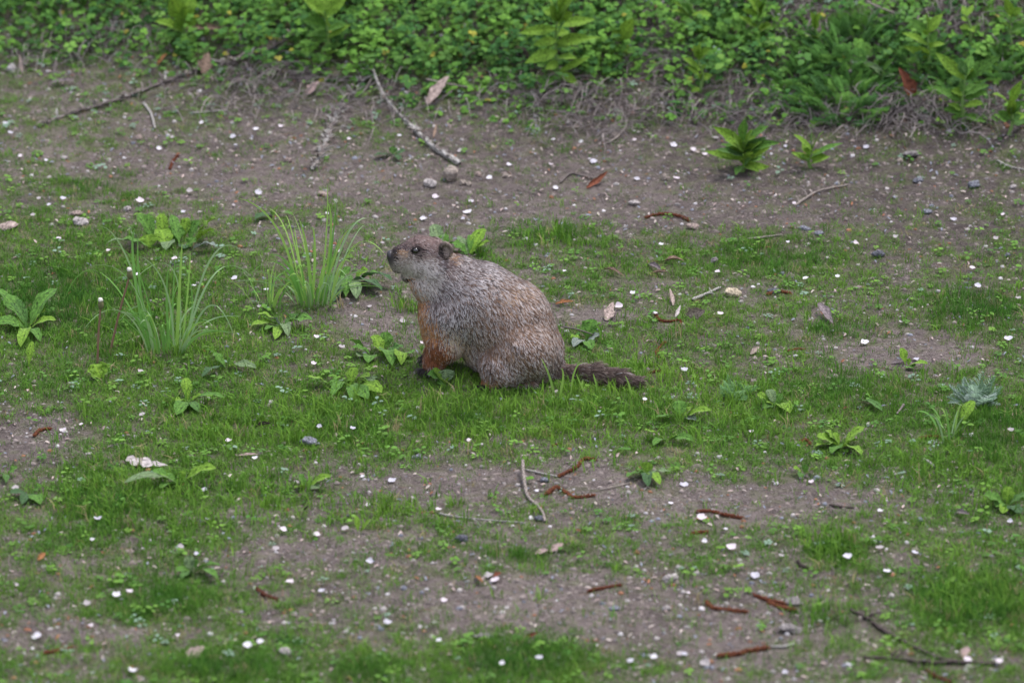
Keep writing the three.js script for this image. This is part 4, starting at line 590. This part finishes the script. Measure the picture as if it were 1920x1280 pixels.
// ---------------------------------------------------------------- stones
const stoneMat = { tan: std(C(0.47, 0.41, 0.36)), light: std(C(0.6, 0.56, 0.55)), cream: std(C(0.66, 0.58, 0.43)), slate: std(C(0.17, 0.18, 0.22)), blue: std(C(0.30, 0.32, 0.38)), grey: std(C(0.33, 0.31, 0.31)), pink: std(C(0.52, 0.42, 0.38)), white: std(C(0.66, 0.64, 0.65)) };
for (const m of Object.values(stoneMat)) { m.map = drymap; m.bumpMap = drymap; m.bumpScale = 0.002; }
function stone(label, px, py, w, h, tone) {
  MARKS.push([label, px, py]);
  const p = spot(px, py + h * 0.3), s = rnd() * 50, m = solo('stone', pebble(w / 2 / SCALE, h * 0.5 / SCALE, w * rr(0.32, 0.45) / SCALE, s, 3, 0.42), stoneMat[tone], label, 'stone', 'stones on the soil'); m.geometry.setAttribute('uv', new THREE.BufferAttribute(Float32Array.from({ length: m.geometry.attributes.position.count * 2 }, (_, i) => m.geometry.attributes.position.array[Math.floor(i / 2) * 3 + (i % 2)] * 30), 2));
  m.position.copy(p).add(V(0, h * 0.34 / SCALE, 0)); m.rotation.set(rr(-0.2, 0.2), rr(0, 6), rr(-0.25, 0.25)); if (w > h * 1.5) m.rotation.y = rr(-0.3, 0.3);
}
for (const s of [['largest tan stone at the foot of the leaning stick', 845, 326, 48, 34, 'tan'], ['pale smooth stone left of the largest tan stone', 806, 343, 30, 18, 'light'], ['flat pale stone at the left beyond the lawn', 150, 415, 34, 15, 'light'], ['tan stone just behind the flat pale stone', 144, 400, 24, 12, 'pink'], ['low tan stone at the left edge', 12, 424, 44, 14, 'pink'], ['white stone at the left foot of the bank', 20, 128, 26, 18, 'white'],
  ['pale oval stone on the foreground soil', 1257, 1085, 26, 14, 'light'], ['grey-blue stone in the grass left of centre', 580, 828, 34, 16, 'blue'], ['long grey stone below the right bank', 1709, 288, 34, 13, 'grey'], ['slate stone below the long grey one', 1722, 337, 22, 11, 'blue'], ['blue stone at the right on bare earth', 1826, 346, 26, 16, 'blue'], ['small slate stone at the right', 1739, 396, 22, 9, 'blue'], ['small tan stone right of the largest one', 897, 326, 17, 12, 'pink'], ['two-part tan pebble under the largest stone', 868, 342, 18, 12, 'tan'], ['tan pebble right of that', 879, 345, 14, 10, 'tan'],
  ['dark slate stone in the right soil patch', 1648, 476, 26, 14, 'slate'], ['round grey stone in the grass at right', 1340, 489, 18, 15, 'grey'], ['lilac pebble left of a big petal', 238, 391, 16, 11, 'light'], ['dark blue-grey stone in the foreground moss', 866, 1010, 22, 13, 'slate'], ['flat grey stone beside the red-brown catkins', 1488, 1128, 28, 10, 'grey'], ['pale flat stone in the lower right soil', 1483, 1180, 36, 12, 'grey'], ['orange-tan stone below the long catkin', 1300, 424, 26, 11, 'pink'],
  ['curved grey stone on the bare earth', 1190, 380, 22, 11, 'light'], ['cream rounded stone in the grass right of the groundhog', 1373, 549, 32, 19, 'cream'], ['tan pebble by the right petal row', 1246, 333, 16, 14, 'tan'], ['slate pebble in the foreground soil', 782, 857, 17, 9, 'blue'], ['slate pebble by the brown catkins', 1021, 900, 16, 9, 'blue'], ['flat slate pebble beneath the thin twig tip', 1012, 972, 20, 8, 'slate'], ['bluish pebble in the lower soil patch', 1250, 1141, 13, 9, 'light'], ['grey flat pebble left of that', 1152, 1141, 18, 7, 'blue'],
  ['pinkish pebble at the bottom near the fern clump', 535, 1222, 22, 12, 'light'], ['dull grey stone at bottom centre', 908, 1193, 28, 9, 'grey'], ['slate flat stone by the red catkin at right', 1452, 546, 24, 9, 'slate'], ['blue slate at the far right lawn edge', 1535, 437, 20, 9, 'blue'], ['grey flat stone near the pale straw', 1510, 428, 24, 9, 'blue'], ['tan stone in earth by the left bank', 260, 258, 18, 13, 'pink'], ['tan lump on the left bare earth', 120, 296, 14, 10, 'light'], ['tan lump cluster by the flaking branch', 540, 300, 16, 12, 'pink'], ['pale tan pebble below the flaking branch', 475, 301, 12, 10, 'tan'], ['long pale pebble behind the tall tuft', 606, 363, 24, 8, 'pink'], ['tan pebble in the right earth', 1688, 302, 16, 12, 'tan'], ['lilac pebble at the far right earth', 1900, 350, 16, 10, 'light'], ['blue pebble right of the slate stone', 1890, 478, 12, 9, 'blue'], ['grey lump on earth behind the groundhog', 950, 330, 20, 10, 'tan']]) stone(...s);

// ---------------------------------------------------------------- fallen petals
const petalMats = [C(0.68, 0.65, 0.68), C(0.55, 0.53, 0.58), C(0.66, 0.58, 0.61), C(0.42, 0.38, 0.38)].map((c) => std(c, { roughness: 0.8, transmission: 0.15 }));
const petalGeos = [0, 1, 2, 3, 4, 5].map((k) => { seed = 700 + k * 13; const g = new THREE.BufferGeometry(), pos = [], idx = [], n = 20; pos.push(0, 0, 0);
  const cup = rr(0.1, 0.9), bend = rr(-0.7, 0.7); for (const r of [0.5, 1]) for (let i = 0; i < n; i++) { const a = i / n * 6.2832, c = Math.cos(a), s = Math.sin(a), q = r * (1 - 0.26 * Math.max(0, c) ** 10 - 0.3 * Math.max(0, -c) ** 2 + 0.07 * Math.sin(a * 5 + k * 2) + 0.05 * Math.sin(a * 3 + k)); const x = c * q * 0.55, z = s * q * 0.44; pos.push(x, cup * (z * z) * 1.3 + bend * x * x * 0.8 + 0.02 * Math.sin(a * 3 + k) * r, z); }
  for (let i = 0; i < n; i++) { const j = (i + 1) % n; idx.push(0, 1 + j, 1 + i, 1 + i, 1 + j, 1 + n + i, 1 + j, 1 + n + j, 1 + n + i); }
  g.setAttribute('position', new THREE.Float32BufferAttribute(pos, 3)); g.setIndex(idx); g.computeVertexNormals(); return g; });
seed = 4242;
const PETALS = [[19, 255], [10, 236, 0.8], [322, 261], [378, 236], [480, 245], [436, 262], [441, 277, 0.8], [526, 239, 0.8], [297, 282], [86, 307, 0.8], [355, 364], [483, 367], [262, 385, 1.2], [118, 379], [92, 393], [60, 414, 0.8], [37, 297, 0.7], [72, 379, 0.7], [437, 388, 0.7], [343, 401, 0.8], [612, 407, 0.6], [654, 266], [749, 259], [863, 285, 1.2], [1037, 265, 0.7], [1090, 268, 0.8], [1190, 266, 1.1], [1263, 275, 1.1], [955, 312], [1033, 310, 0.9], [1113, 306], [917, 335, 1.1], [1193, 338, 1.1], [1269, 337], [1042, 355, 1.1], [817, 371], [883, 380], [877, 401, 1.2], [794, 413], [868, 414, 0.8],
  [1300, 284, 1.1], [1474, 277, 0.8], [1322, 293, 0.8], [1343, 262, 0.8], [1780, 250, 0.8], [1625, 278, 0.9], [1490, 383, 0.7], [1788, 414], [1882, 408, 0.9], [1835, 52, 0.7], [108, 458], [203, 481, 0.8], [328, 495, 0.9], [260, 526], [439, 532], [363, 548, 0.7], [715, 462, 1], [635, 478, 0.8], [499, 553], [485, 584, 0.8], [692, 577, 1.1], [755, 607, 1.1], [591, 642], [792, 650, 0.8], [152, 800, 0.8], [117, 809, 0.9], [263, 708, 0.8], [267, 786, 0.8], [587, 690], [430, 837, 0.8], [478, 870, 1], [555, 910, 0.9], [27, 920, 1], [382, 928], [183, 985, 0.9], [174, 1023, 0.9], [528, 1001, 1.2], [593, 1007, 1.1], [338, 1038], [517, 1032, 0.9], [367, 1047, 0.7], [598, 813, 0.8], [388, 982, 0.7], [640, 663], [661, 816, 0.9], [880, 832], [903, 840, 0.6], [734, 905], [680, 898, 0.9], [1007, 924, 0.7], [690, 953, 0.8], [823, 962, 0.8], [648, 997, 0.9], [693, 1060, 1.1],
  [1059, 517, 0.8], [1238, 467, 0.9], [1161, 580, 1.1], [1185, 557, 0.9], [1351, 600, 0.9], [1346, 519, 0.8], [1477, 463, 0.7], [1867, 454], [1604, 462], [1680, 452, 0.8], [1824, 509, 0.9], [1909, 568, 1], [1622, 647, 1.1], [1891, 645, 1.1], [1717, 677], [1695, 676], [1690, 609, 0.9], [1570, 526, 0.9], [1834, 544, 0.9], [1512, 530, 0.8], [1283, 704], [1209, 762, 0.8], [1410, 821, 0.7], [1282, 911, 1.1], [1258, 946, 0.8], [1315, 977, 1.1], [1521, 908, 0.9], [1321, 1024, 1.1], [1371, 1033, 1.1], [1651, 965], [1649, 1035, 1.1], [1716, 1043, 1.1], [1588, 1056, 1], [1895, 985, 0.9], [1895, 820, 0.8], [1465, 1049, 0.7], [1361, 998, 0.7], [218, 1128, 1], [242, 1122, 0.8], [68, 1198, 1.1], [169, 1176, 1], [162, 1141, 0.8], [248, 1264, 1], [463, 1221, 1.2], [487, 1212, 1.1], [602, 1114, 1], [543, 1099, 0.9], [333, 1200, 0.6], [917, 1083, 1.1], [928, 1091, 1], [833, 1128, 0.8], [822, 1213, 0.9], [1182, 1246, 1.1], [1227, 1238, 1], [1275, 1229, 1], [727, 1173, 0.9], [787, 1182, 0.7], [940, 1258, 0.9], [1010, 1247, 1], [1416, 1083, 1], [1291, 1116, 0.8], [1663, 1080, 1], [1593, 1254, 0.9], [1321, 1248, 1.1], [1283, 1230, 0.8], [1816, 1245, 1.2], [1873, 1248, 0.8], [1473, 1266, 0.9], [1230, 595, 0.7], [1105, 300, 0.5], [30, 1105, 0.7], [280, 640, 0.7]];
const taken = new Set();
for (const [px, py, k = 1] of PETALS) {
  // which one: by the nearest thing one can find, on a side that no other petal has taken
  const near = MARKS.filter(([l]) => l.split(' ').length <= 9).map(([l, x, y]) => [l, x, y, Math.hypot(px - x, (py - y) * 2)]).sort((a, c) => a[3] - c[3]);
  let label; for (const [l, x, y] of near) { const dx = px - x, dy = py - y, side = Math.abs(dx) > Math.abs(dy) * 1.5 ? (dx < 0 ? 'left of' : 'right of') : dy < 0 ? 'behind' : 'in front of'; label = `small white petal ${side} the ${l}`; if (!taken.has(label)) break; } taken.add(label);
  const region = py < 345 ? 'on the bare earth near the bank' : py < 640 ? (px < 700 ? 'in or beyond the left lawn' : px < 1000 ? 'close around the groundhog head and chest' : 'in the grass right of the groundhog') : px < 640 ? 'in the left foreground' : px < 1240 ? 'in the middle foreground' : 'in the right foreground';
  const p = spot(px, py), up = slope(p.x, p.z), g = green(px, py), m = solo('petal', pick(petalGeos), pick(petalMats), label, 'petal', `white petals ${region}`);
  m.position.copy(p).addScaledVector(up, 0.004 + 0.012 * g); m.quaternion.setFromUnitVectors(V(0, 1, 0), up.add(V(rr(-0.2, 0.2), 0, rr(-0.05, 0.38))).normalize()).multiply(new THREE.Quaternion().setFromAxisAngle(V(0, 1, 0), rr(0, 6.28))); m.scale.setScalar(0.0160 * k * rr(0.7, 1.2));
}

// ---------------------------------------------------------------- ground cover nobody could count
const M4 = (p, q, s) => new THREE.Matrix4().compose(p, q, s), yaw = (up, a) => new THREE.Quaternion().setFromUnitVectors(V(0, 1, 0), up).multiply(new THREE.Quaternion().setFromAxisAngle(V(0, 1, 0), a));
const anywhere = () => rnd() < 0.66 ? [rr(-300, 2220), rr(-140, 1420)] : [rr(-1100, 3020), rr(-520, 1760)];
function tuftGeo(s, n, r, h0, h1, w, bend) {
  seed = 9000 + s; const gs = [];
  for (let i = 0; i < n; i++) { const a = rr(0, 6.28), d = Math.sqrt(rnd()) * r, b = V(Math.cos(a) * d, -0.003, Math.sin(a) * d), h = rr(h0, h1), o = rr(0, 6.28), l = h * rr(0.1, bend), e = b.clone().add(V(Math.cos(o) * l, h, Math.sin(o) * l)), m = b.clone().lerp(e, 0.55).add(V(-Math.cos(o) * l * 0.25, h * 0.12, -Math.sin(o) * l * 0.25)), k = rr(0.75, 1.2), cc = (q) => [k * q * rr(0.95, 1.05), k * q, k * q * 0.95];
    gs.push(ribbon([b, m, e], [w, w * 0.85, w * 0.1], V(Math.cos(o + 1.57 + rr(-0.7, 0.7)), 0, Math.sin(o + 1.57 + rr(-0.7, 0.7))), [cc(1), cc(1), cc(1)])); }
  return mergeGeometries(gs);
}
const grassMat = std(C(0.95, 0.93, 0.95), { vertexColors: true, transmission: 0.25, roughness: 0.9 });
function scatter(count, accept, make) { const mats = [], cols = []; let guard = 0; while (mats.length < count && guard++ < count * 40) { const [px, py] = anywhere(), k = accept(px, py); if (k <= 0 || rnd() > k) continue; const p = spot(px, py), r = make(p, px, py); if (r) { mats.push(r[0]); cols.push(r[1]); } } return [mats, cols]; }
const split = ([m, c], n) => Array.from({ length: n }, (_, i) => [m.filter((_, j) => j % n === i), c.filter((_, j) => j % n === i)]);
const grassTone = (px, py, deep) => { const t = 0.5 + 0.5 * clamp(fbm(px / 160, py / 80, 31), -1, 1), mid = Math.exp(-(((px - 1000) / 500) ** 2 + ((py - 740) / 130) ** 2)), y = clamp(0.5 * t + 0.5 * rnd() + 0.22 * mid - 0.35 * deep, 0, 1), k = rr(0.8, 1.2); return rnd() < 0.03 ? C(0.36 * k, 0.31 * k, 0.16 * k) : C(lerp(0.06, 0.19, y) * k, lerp(0.19, 0.36, y) * k, lerp(0.025, 0.045, y) * k); };

// fine short turf
const turf = [0, 1, 2, 3].map((s) => tuftGeo(s, 16, 0.016, 0.005, 0.018, 0.00062, 1.1));
split(scatter(36450, (px, py) => { const g = green(px, py); return py < 250 ? g * 0.5 : Math.pow(g, 1.5) + 0.02; }, (p, px, py) => { const l = Math.min(1.5, lawn(px, py)); seed += 1; return [M4(p, yaw(slope(p.x, p.z), rr(0, 6.28)), V(1, rr(0.45, 0.95) + 0.8 * l, 1)), grassTone(px, py, Math.min(1, l))]; }), 4)
  .forEach(([m, c], i) => stuff('short_grass', turf[i], grassMat, m, c, 'fine short green grass spread over the yard', 'grass'));
// thin sprouts that stand even where the earth looks bare
const sprout = [0, 1, 2].map((s) => tuftGeo(70 + s, 5, 0.012, 0.004, 0.014, 0.0006, 1.2)); seed = 7117;
split(scatter(16200, (px, py) => py < 200 ? 0.3 : 0.22 + 0.5 * smooth(spotNoise(px + 900, py + 300), -0.3, 0.4) - 0.25 * bare(px, py), (p, px, py) => [M4(p, yaw(slope(p.x, p.z), rr(0, 6.28)), V(1, rr(0.6, 1.5), 1)), grassTone(px, py, 0.2)]), 3)
  .forEach(([m, c], i) => stuff('grass_sprouts', sprout[i], grassMat, m, c, 'thin scattered grass sprouts on the bare soil', 'grass'));
// longer, wider blades
const long = [0, 1, 2].map((s) => tuftGeo(40 + s, 6, 0.014, 0.016, 0.045, 0.0011, 0.9));
seed = 31337;
const TALL = [[870, 760, 120, 40], [1110, 765, 150, 40], [200, 930, 90, 70], [300, 985, 120, 40], [460, 930, 140, 50], [360, 890, 90, 30], [600, 800, 160, 50], [1350, 770, 120, 50], [420, 800, 120, 50], [1000, 820, 200, 30], [1780, 900, 120, 50], [700, 960, 160, 30], [1560, 1030, 60, 30], [1530, 1160, 70, 30], [1040, 450, 80, 25], [300, 620, 140, 70], [760, 585, 30, 20], [1200, 700, 120, 40], [1830, 1130, 110, 40]];
split(scatter(2700, (px, py) => { let s = 0; if (px > 800 && px < 1050 && py > 690 && py < 735) return 0; for (const [x, y, a, b] of TALL) s = Math.max(s, Math.exp(-(((px - x) / a) ** 2 + ((py - y) / b) ** 2))); return py < 380 ? 0 : (s * 0.9 + 0.05) * (0.25 + 0.75 * green(px, py)); }, (p, px, py) => [M4(p, yaw(V(0, 1, 0), rr(0, 6.28)), V(1, rr(0.45, 1.0), 1)), grassTone(px, py, -0.3)]), 3)
  .forEach(([m, c], i) => stuff('long_grass', long[i], grassMat, m, c, 'longer loose grass blades in the lawn', 'grass'));
// little round-leaved seedlings and clover
function seedlingGeo(s, n, leaf, spread, h) { seed = 600 + s; const gs = []; for (let i = 0; i < n; i++) { const a = i / n * 6.28 + rr(-0.4, 0.4), d = V(Math.cos(a), 0, Math.sin(a)), c = d.clone().multiplyScalar(spread * rr(0.6, 1.1)).setY(h * rr(0.5, 1.1)), L = leaf * rr(0.75, 1.2), pts = [0, 0.35, 0.7, 1].map((t) => c.clone().addScaledVector(d, L * (t - 0.3)).add(V(0, L * 0.3 * t - L * 0.35 * t * t, 0))); gs.push(ribbon(pts, [L * 0.12, L * 0.38, L * 0.34, L * 0.06], V(-d.z, rr(-0.25, 0.25), d.x))); gs.push(ribbon([V(0, -0.003, 0), c], [0.0004, 0.0004], V(-d.z, 0, d.x))); } return mergeGeometries(gs); }
const seedlings = [seedlingGeo(1, 5, 0.008, 0.005, 0.007), seedlingGeo(2, 3, 0.0095, 0.005, 0.014), seedlingGeo(3, 7, 0.007, 0.008, 0.006)], tinyMat = std(C(1, 1, 1), { transmission: 0.25, roughness: 0.9 });
seed = 555;
split(scatter(6000, (px, py) => py < 330 ? (py < 240 ? 0.35 : 0.03) + 0.3 * green(px, py) : 0.008 + 0.8 * green(px, py) * smooth(spotNoise(px + 500, py), -0.25, 0.6), (p) => { const y = rnd(), k = rr(0.8, 1.25); return [M4(p, yaw(slope(p.x, p.z).add(V(rr(-0.2, 0.2), 0, rr(-0.1, 0.3))).normalize(), rr(0, 6.28)), V(1, 1, 1).multiplyScalar(rr(0.45, 1.25))), rnd() < 0.14 ? C(0.22 * k, 0.32 * k, 0.23 * k) : C(lerp(0.07, 0.17, y) * k, lerp(0.18, 0.32, y) * k, lerp(0.035, 0.05, y) * k)]; }), 3)
  .forEach(([m, c], i) => stuff('ground_seedlings', seedlings[i], tinyMat, m, c, 'tiny round-leaved seedlings and clover among the grass', 'seedlings'));

// trefoil leaves that cover the bank
function trefoilGeo(s) {
  seed = 800 + s; const gs = [];
  for (let i = 0; i < 3; i++) { const a = i * 2.094 + rr(-0.2, 0.2), d = V(Math.cos(a), 0, Math.sin(a)), sd = V(-d.z, 0, d.x), pos = [0, 0, 0], idx = [], n = 10, L = rr(0.9, 1.1);
    for (let k = 0; k <= n; k++) { const t = k / n * 2 - 1, b = Math.PI * t, x = 0.5 - 0.5 * Math.cos(b * 0.999 + Math.PI) , u = 0.55 - 0.5 * Math.cos(Math.PI * (1 - Math.abs(t))), w = Math.sin(Math.PI * Math.abs(t)) * 0.5 * Math.sign(t), notch = 1 - 0.1 * Math.exp(-((t / 0.15) ** 2)); const q = d.clone().multiplyScalar(u * notch * L).addScaledVector(sd, w * L); pos.push(q.x, 0.16 * Math.abs(w) - 0.16 * u * u + 0.03 * (k % 2), q.z); if (k) idx.push(0, k + 1, k); }
    const g = new THREE.BufferGeometry(); g.setAttribute('position', new THREE.Float32BufferAttribute(pos, 3)); g.setIndex(idx); g.computeVertexNormals(); gs.push(g); }
  gs.push(ribbon([V(0, 0, 0), V(0.1, -1.2, 0.1), V(0.15, -2.6, -0.2)], [0.03, 0.035, 0.04], V(1, 0, 0))); return mergeGeometries(gs);
}
const trefoils = [0, 1, 2].map(trefoilGeo); seed = 8181;
const HEDGE = (px, py) => { // how thickly the trefoil mat grows, from the photograph
  if (px > 1250) return py > 240 ? 0 : clamp(0.55 + 0.6 * spotNoise(px, py) + (py < 150 ? 0.2 : -0.1), 0, 1) * (px > 1480 ? 0.5 : 0.8);
  const edge = px < 260 ? 125 : px < 480 ? lerp(125, 150, (px - 260) / 220) : px < 980 ? lerp(150, 225, (px - 480) / 500) : lerp(225, 130, (px - 980) / 270), thin = (px < 330 && py > 55 ? 0.6 : 1) * (py > 150 ? 0.6 : 1) * (px > 1180 ? 0.7 : 1);
  return smooth(edge - py + 40 * spotNoise(px, py), -22, 45) * thin * (0.3 + 0.7 * smooth(spotNoise(px * 1.7, py * 1.5 + 400), -0.55, 0.05));
};
split(scatter(19575, (px, py) => py > 300 ? 0 : HEDGE(px, py), (p, px, py) => { const y = clamp(0.5 + 0.8 * fbm(px / 90, py / 60, 41) + rr(-0.4, 0.4), 0, 1), k = rr(0.75, 1.25), s = rr(0.004, 0.0125), up = slope(p.x, p.z).lerp(V(0, 1, 0), 0.3).add(V(rr(-0.5, 0.5), 0, rr(-0.3, 0.5))).normalize(); p.y += (0.006 + 0.085 * rnd() ** 1.3) * HEDGE(px, py); return [M4(p, yaw(up, rr(0, 6.28)), V(s, s, s)), rnd() < 0.012 ? C(0.38 * k, 0.36 * k, 0.06) : C(lerp(0.04, 0.15, y) * k, lerp(0.125, 0.32, y) * k, lerp(0.03, 0.046, y) * k)]; }), 3)
  .forEach(([m, c], i) => stuff('trefoil_mat', trefoils[i], tinyMat, m, c, 'dense mat of green trefoil leaves covering the bank', 'ground cover'));

// dry straw, matted on the bank and strewn over the soil
function strawGeo(s, curve) { seed = 300 + s; const pts = [0, 0.25, 0.5, 0.75, 1].map((t) => V(t - 0.5, curve * Math.sin(Math.PI * t) * 0.5, 0.25 * curve * Math.sin(t * 4 + s))); return mergeGeometries([ribbon(pts, [0.012, 0.014, 0.013, 0.011, 0.004], V(0, 0.3, 1)), ribbon(pts, [0.012, 0.014, 0.013, 0.011, 0.004], V(0, 1, -0.3))]); }
const straws = [strawGeo(0, 0.12), strawGeo(1, 0.45), strawGeo(2, 0.75)], strawMat = std(C(1, 1, 1), { roughness: 0.9 });
const MAT = [[1400, 200, 70, 40, 0.9], [1235, 110, 50, 80, 0.45], [1300, 215, 200, 30, 0.5], [1700, 215, 170, 28, 1], [1560, 225, 120, 25, 0.7], [200, 75, 90, 40, 0.5], [500, 165, 120, 40, 0.7], [1060, 190, 130, 30, 0.8], [1130, 240, 110, 30, 0.5], [700, 195, 110, 40, 0.4], [1800, 40, 130, 50, 0.5], [1500, 60, 60, 70, 0.5], [90, 110, 90, 30, 0.4], [480, 200, 140, 22, 0.5], [1640, 205, 60, 22, 0.8]];
const dry = (px, py) => { let s = 0; for (const [x, y, a, b, k] of MAT) s = Math.max(s, k * Math.exp(-(((px - x) / a) ** 2 + ((py - y) / b) ** 2))); return s; };
const strawTone = () => { const k = rr(0.55, 1.15); return rnd() < 0.25 ? C(0.17 * k, 0.14 * k, 0.135 * k) : C(0.37 * k, 0.325 * k, 0.305 * k); };
seed = 2020;
split(scatter(4050, (px, py) => py > 330 ? 0 : Math.min(1, dry(px, py)), (p, px, py) => { const s = rr(0.03, 0.10), d = Math.min(1, dry(px, py)); p.y += rr(0, 0.03) * d; const q = yaw(slope(p.x, p.z), rr(0, 6.28)).multiply(new THREE.Quaternion().setFromEuler(new THREE.Euler(rr(-0.5, 0.5), 0, rr(-0.35, 0.35)))); return [M4(p, q, V(s, s, Math.min(s, 0.06))), strawTone()]; }), 3)
  .forEach(([m, c], i) => stuff('dry_straw', straws[i], strawMat, m, c, 'matted dry grey straw on the bank', 'straw'));
seed = 2121;
split(scatter(11475, (px, py) => py < 150 ? 0 : (py < 430 ? 0.25 : 0) + 0.25 + 0.5 * (1 - green(px, py)), (p) => { const s = rr(0.008, 0.026); return [M4(p.add(V(0, 0.002, 0)), yaw(slope(p.x, p.z), rr(0, 6.28)).multiply(new THREE.Quaternion().setFromEuler(new THREE.Euler(0, 0, rr(-0.2, 0.2)))), V(s, s, 0.03)), rnd() < 0.05 ? C(0.3, 0.15, 0.08) : strawTone()]; }), 3)
  .forEach(([m, c], i) => stuff('straw_litter', straws[i], strawMat, m, c, 'short bits of dry straw strewn over the soil', 'litter'));
// larger leaves of other weeds mixed into the mat
seed = 3535;
split(scatter(850, (px, py) => py > 200 ? 0 : smooth(spotNoise(px * 1.3 + 200, py * 1.2), -0.1, 0.5) * HEDGE(px, py), (p, px, py) => { const k = rr(0.7, 1.15), y = rnd() ** 1.6, s = rr(1.2, 2.6); p.y += rr(0, 0.045); return [M4(p, yaw(slope(p.x, p.z).lerp(V(0, 1, 0), 0.4).add(V(rr(-0.35, 0.35), 0, rr(-0.2, 0.4))).normalize(), rr(0, 6.28)), V(s, s * rr(0.8, 1.6), s)), C(lerp(0.05, 0.17, y) * k, lerp(0.14, 0.33, y) * k, lerp(0.035, 0.06, y) * k)]; }), 3)
  .forEach(([m, c], i) => stuff('bank_herbs', seedlings[i], tinyMat, m, c, 'mixed broad herb leaves growing through the bank mat', 'ground cover'));
// crumbs of earth, grit and bud scales
const crumbs = [0, 1, 2].map((s) => pebble(1, 0.7, 0.85, s * 9 + 2, 1, 0.5)), crumbMat = std(C(1, 1, 1), { roughness: 0.95 });
seed = 909;
split(scatter(35100, (px, py) => 0.25 + 0.75 * (1 - green(px, py)), (p) => { const big = rnd() ** 6, s = rr(0.0007, 0.0018) + 0.0055 * big, k = rr(0.6, 1.15), t = rnd(); return [M4(p, yaw(slope(p.x, p.z), rr(0, 6.28)), V(s, s, s)), t < 0.6 ? C(0.25 * k, 0.21 * k, 0.19 * k) : t < 0.8 ? C(0.38 * k, 0.35 * k, 0.33 * k) : t < 0.87 ? C(0.3 * k, 0.15 * k, 0.09 * k) : t < 0.93 ? C(0.55 * k, 0.52 * k, 0.52 * k) : C(0.22 * k, 0.23 * k, 0.27 * k)]; }), 3)
  .forEach(([m, c], i) => stuff('soil_grit', crumbs[i], crumbMat, m, c, 'crumbs of earth and small grit on the bare soil', 'grit'));
seed = 919;
split(scatter(4200, (px, py) => py < 170 ? 0.1 : (py < 430 ? 0.5 : 0.2) + 0.5 * (1 - green(px, py)), (p) => { const s = rr(0.002, 0.0045) + 0.005 * rnd() ** 5, k = rr(0.65, 1.1); p.y -= s * 0.25; return [M4(p, yaw(slope(p.x, p.z), rr(0, 6.28)), V(s * rr(0.8, 1.5), s * 0.8, s)), C(0.235 * k, 0.195 * k, 0.175 * k)]; }), 3)
  .forEach(([m, c], i) => stuff('soil_clods', crumbs[i], crumbMat, m, c, 'small clods of brown earth lying on the soil', 'clods'));
const scaleGeo = leafGeo(V(-0.5, 0, 0), V(0.5, 0.1, 0), 0.6, { shape: 'torn', rows: 4, curl: 0.8, arch: 0.15, ragged: 0.3 }); scaleGeo.deleteAttribute('uv'); seed = 606;
{ const [m, c] = scatter(4050, (px, py) => py < 120 ? 0.3 : py < 430 ? 1 : 0.42, (p) => { const s = rr(0.005, 0.013), k = rr(0.7, 1.2), t = rnd(); return [M4(p.add(V(0, 0.003, 0)), yaw(slope(p.x, p.z).add(V(rr(-0.4, 0.4), 0, rr(-0.1, 0.5))).normalize(), rr(0, 6.28)), V(s, s, s)), t < 0.35 ? C(0.42 * k, 0.33 * k, 0.30 * k) : t < 0.45 ? C(0.3 * k, 0.14 * k, 0.08 * k) : t < 0.8 ? C(0.24 * k, 0.25 * k, 0.29 * k) : C(0.5 * k, 0.43 * k, 0.38 * k)]; }); stuff('leaf_scraps', scaleGeo, crumbMat, m, c, 'small scraps of dead leaf and bud scales on the ground', 'litter'); }

renderer.render(scene, camera);
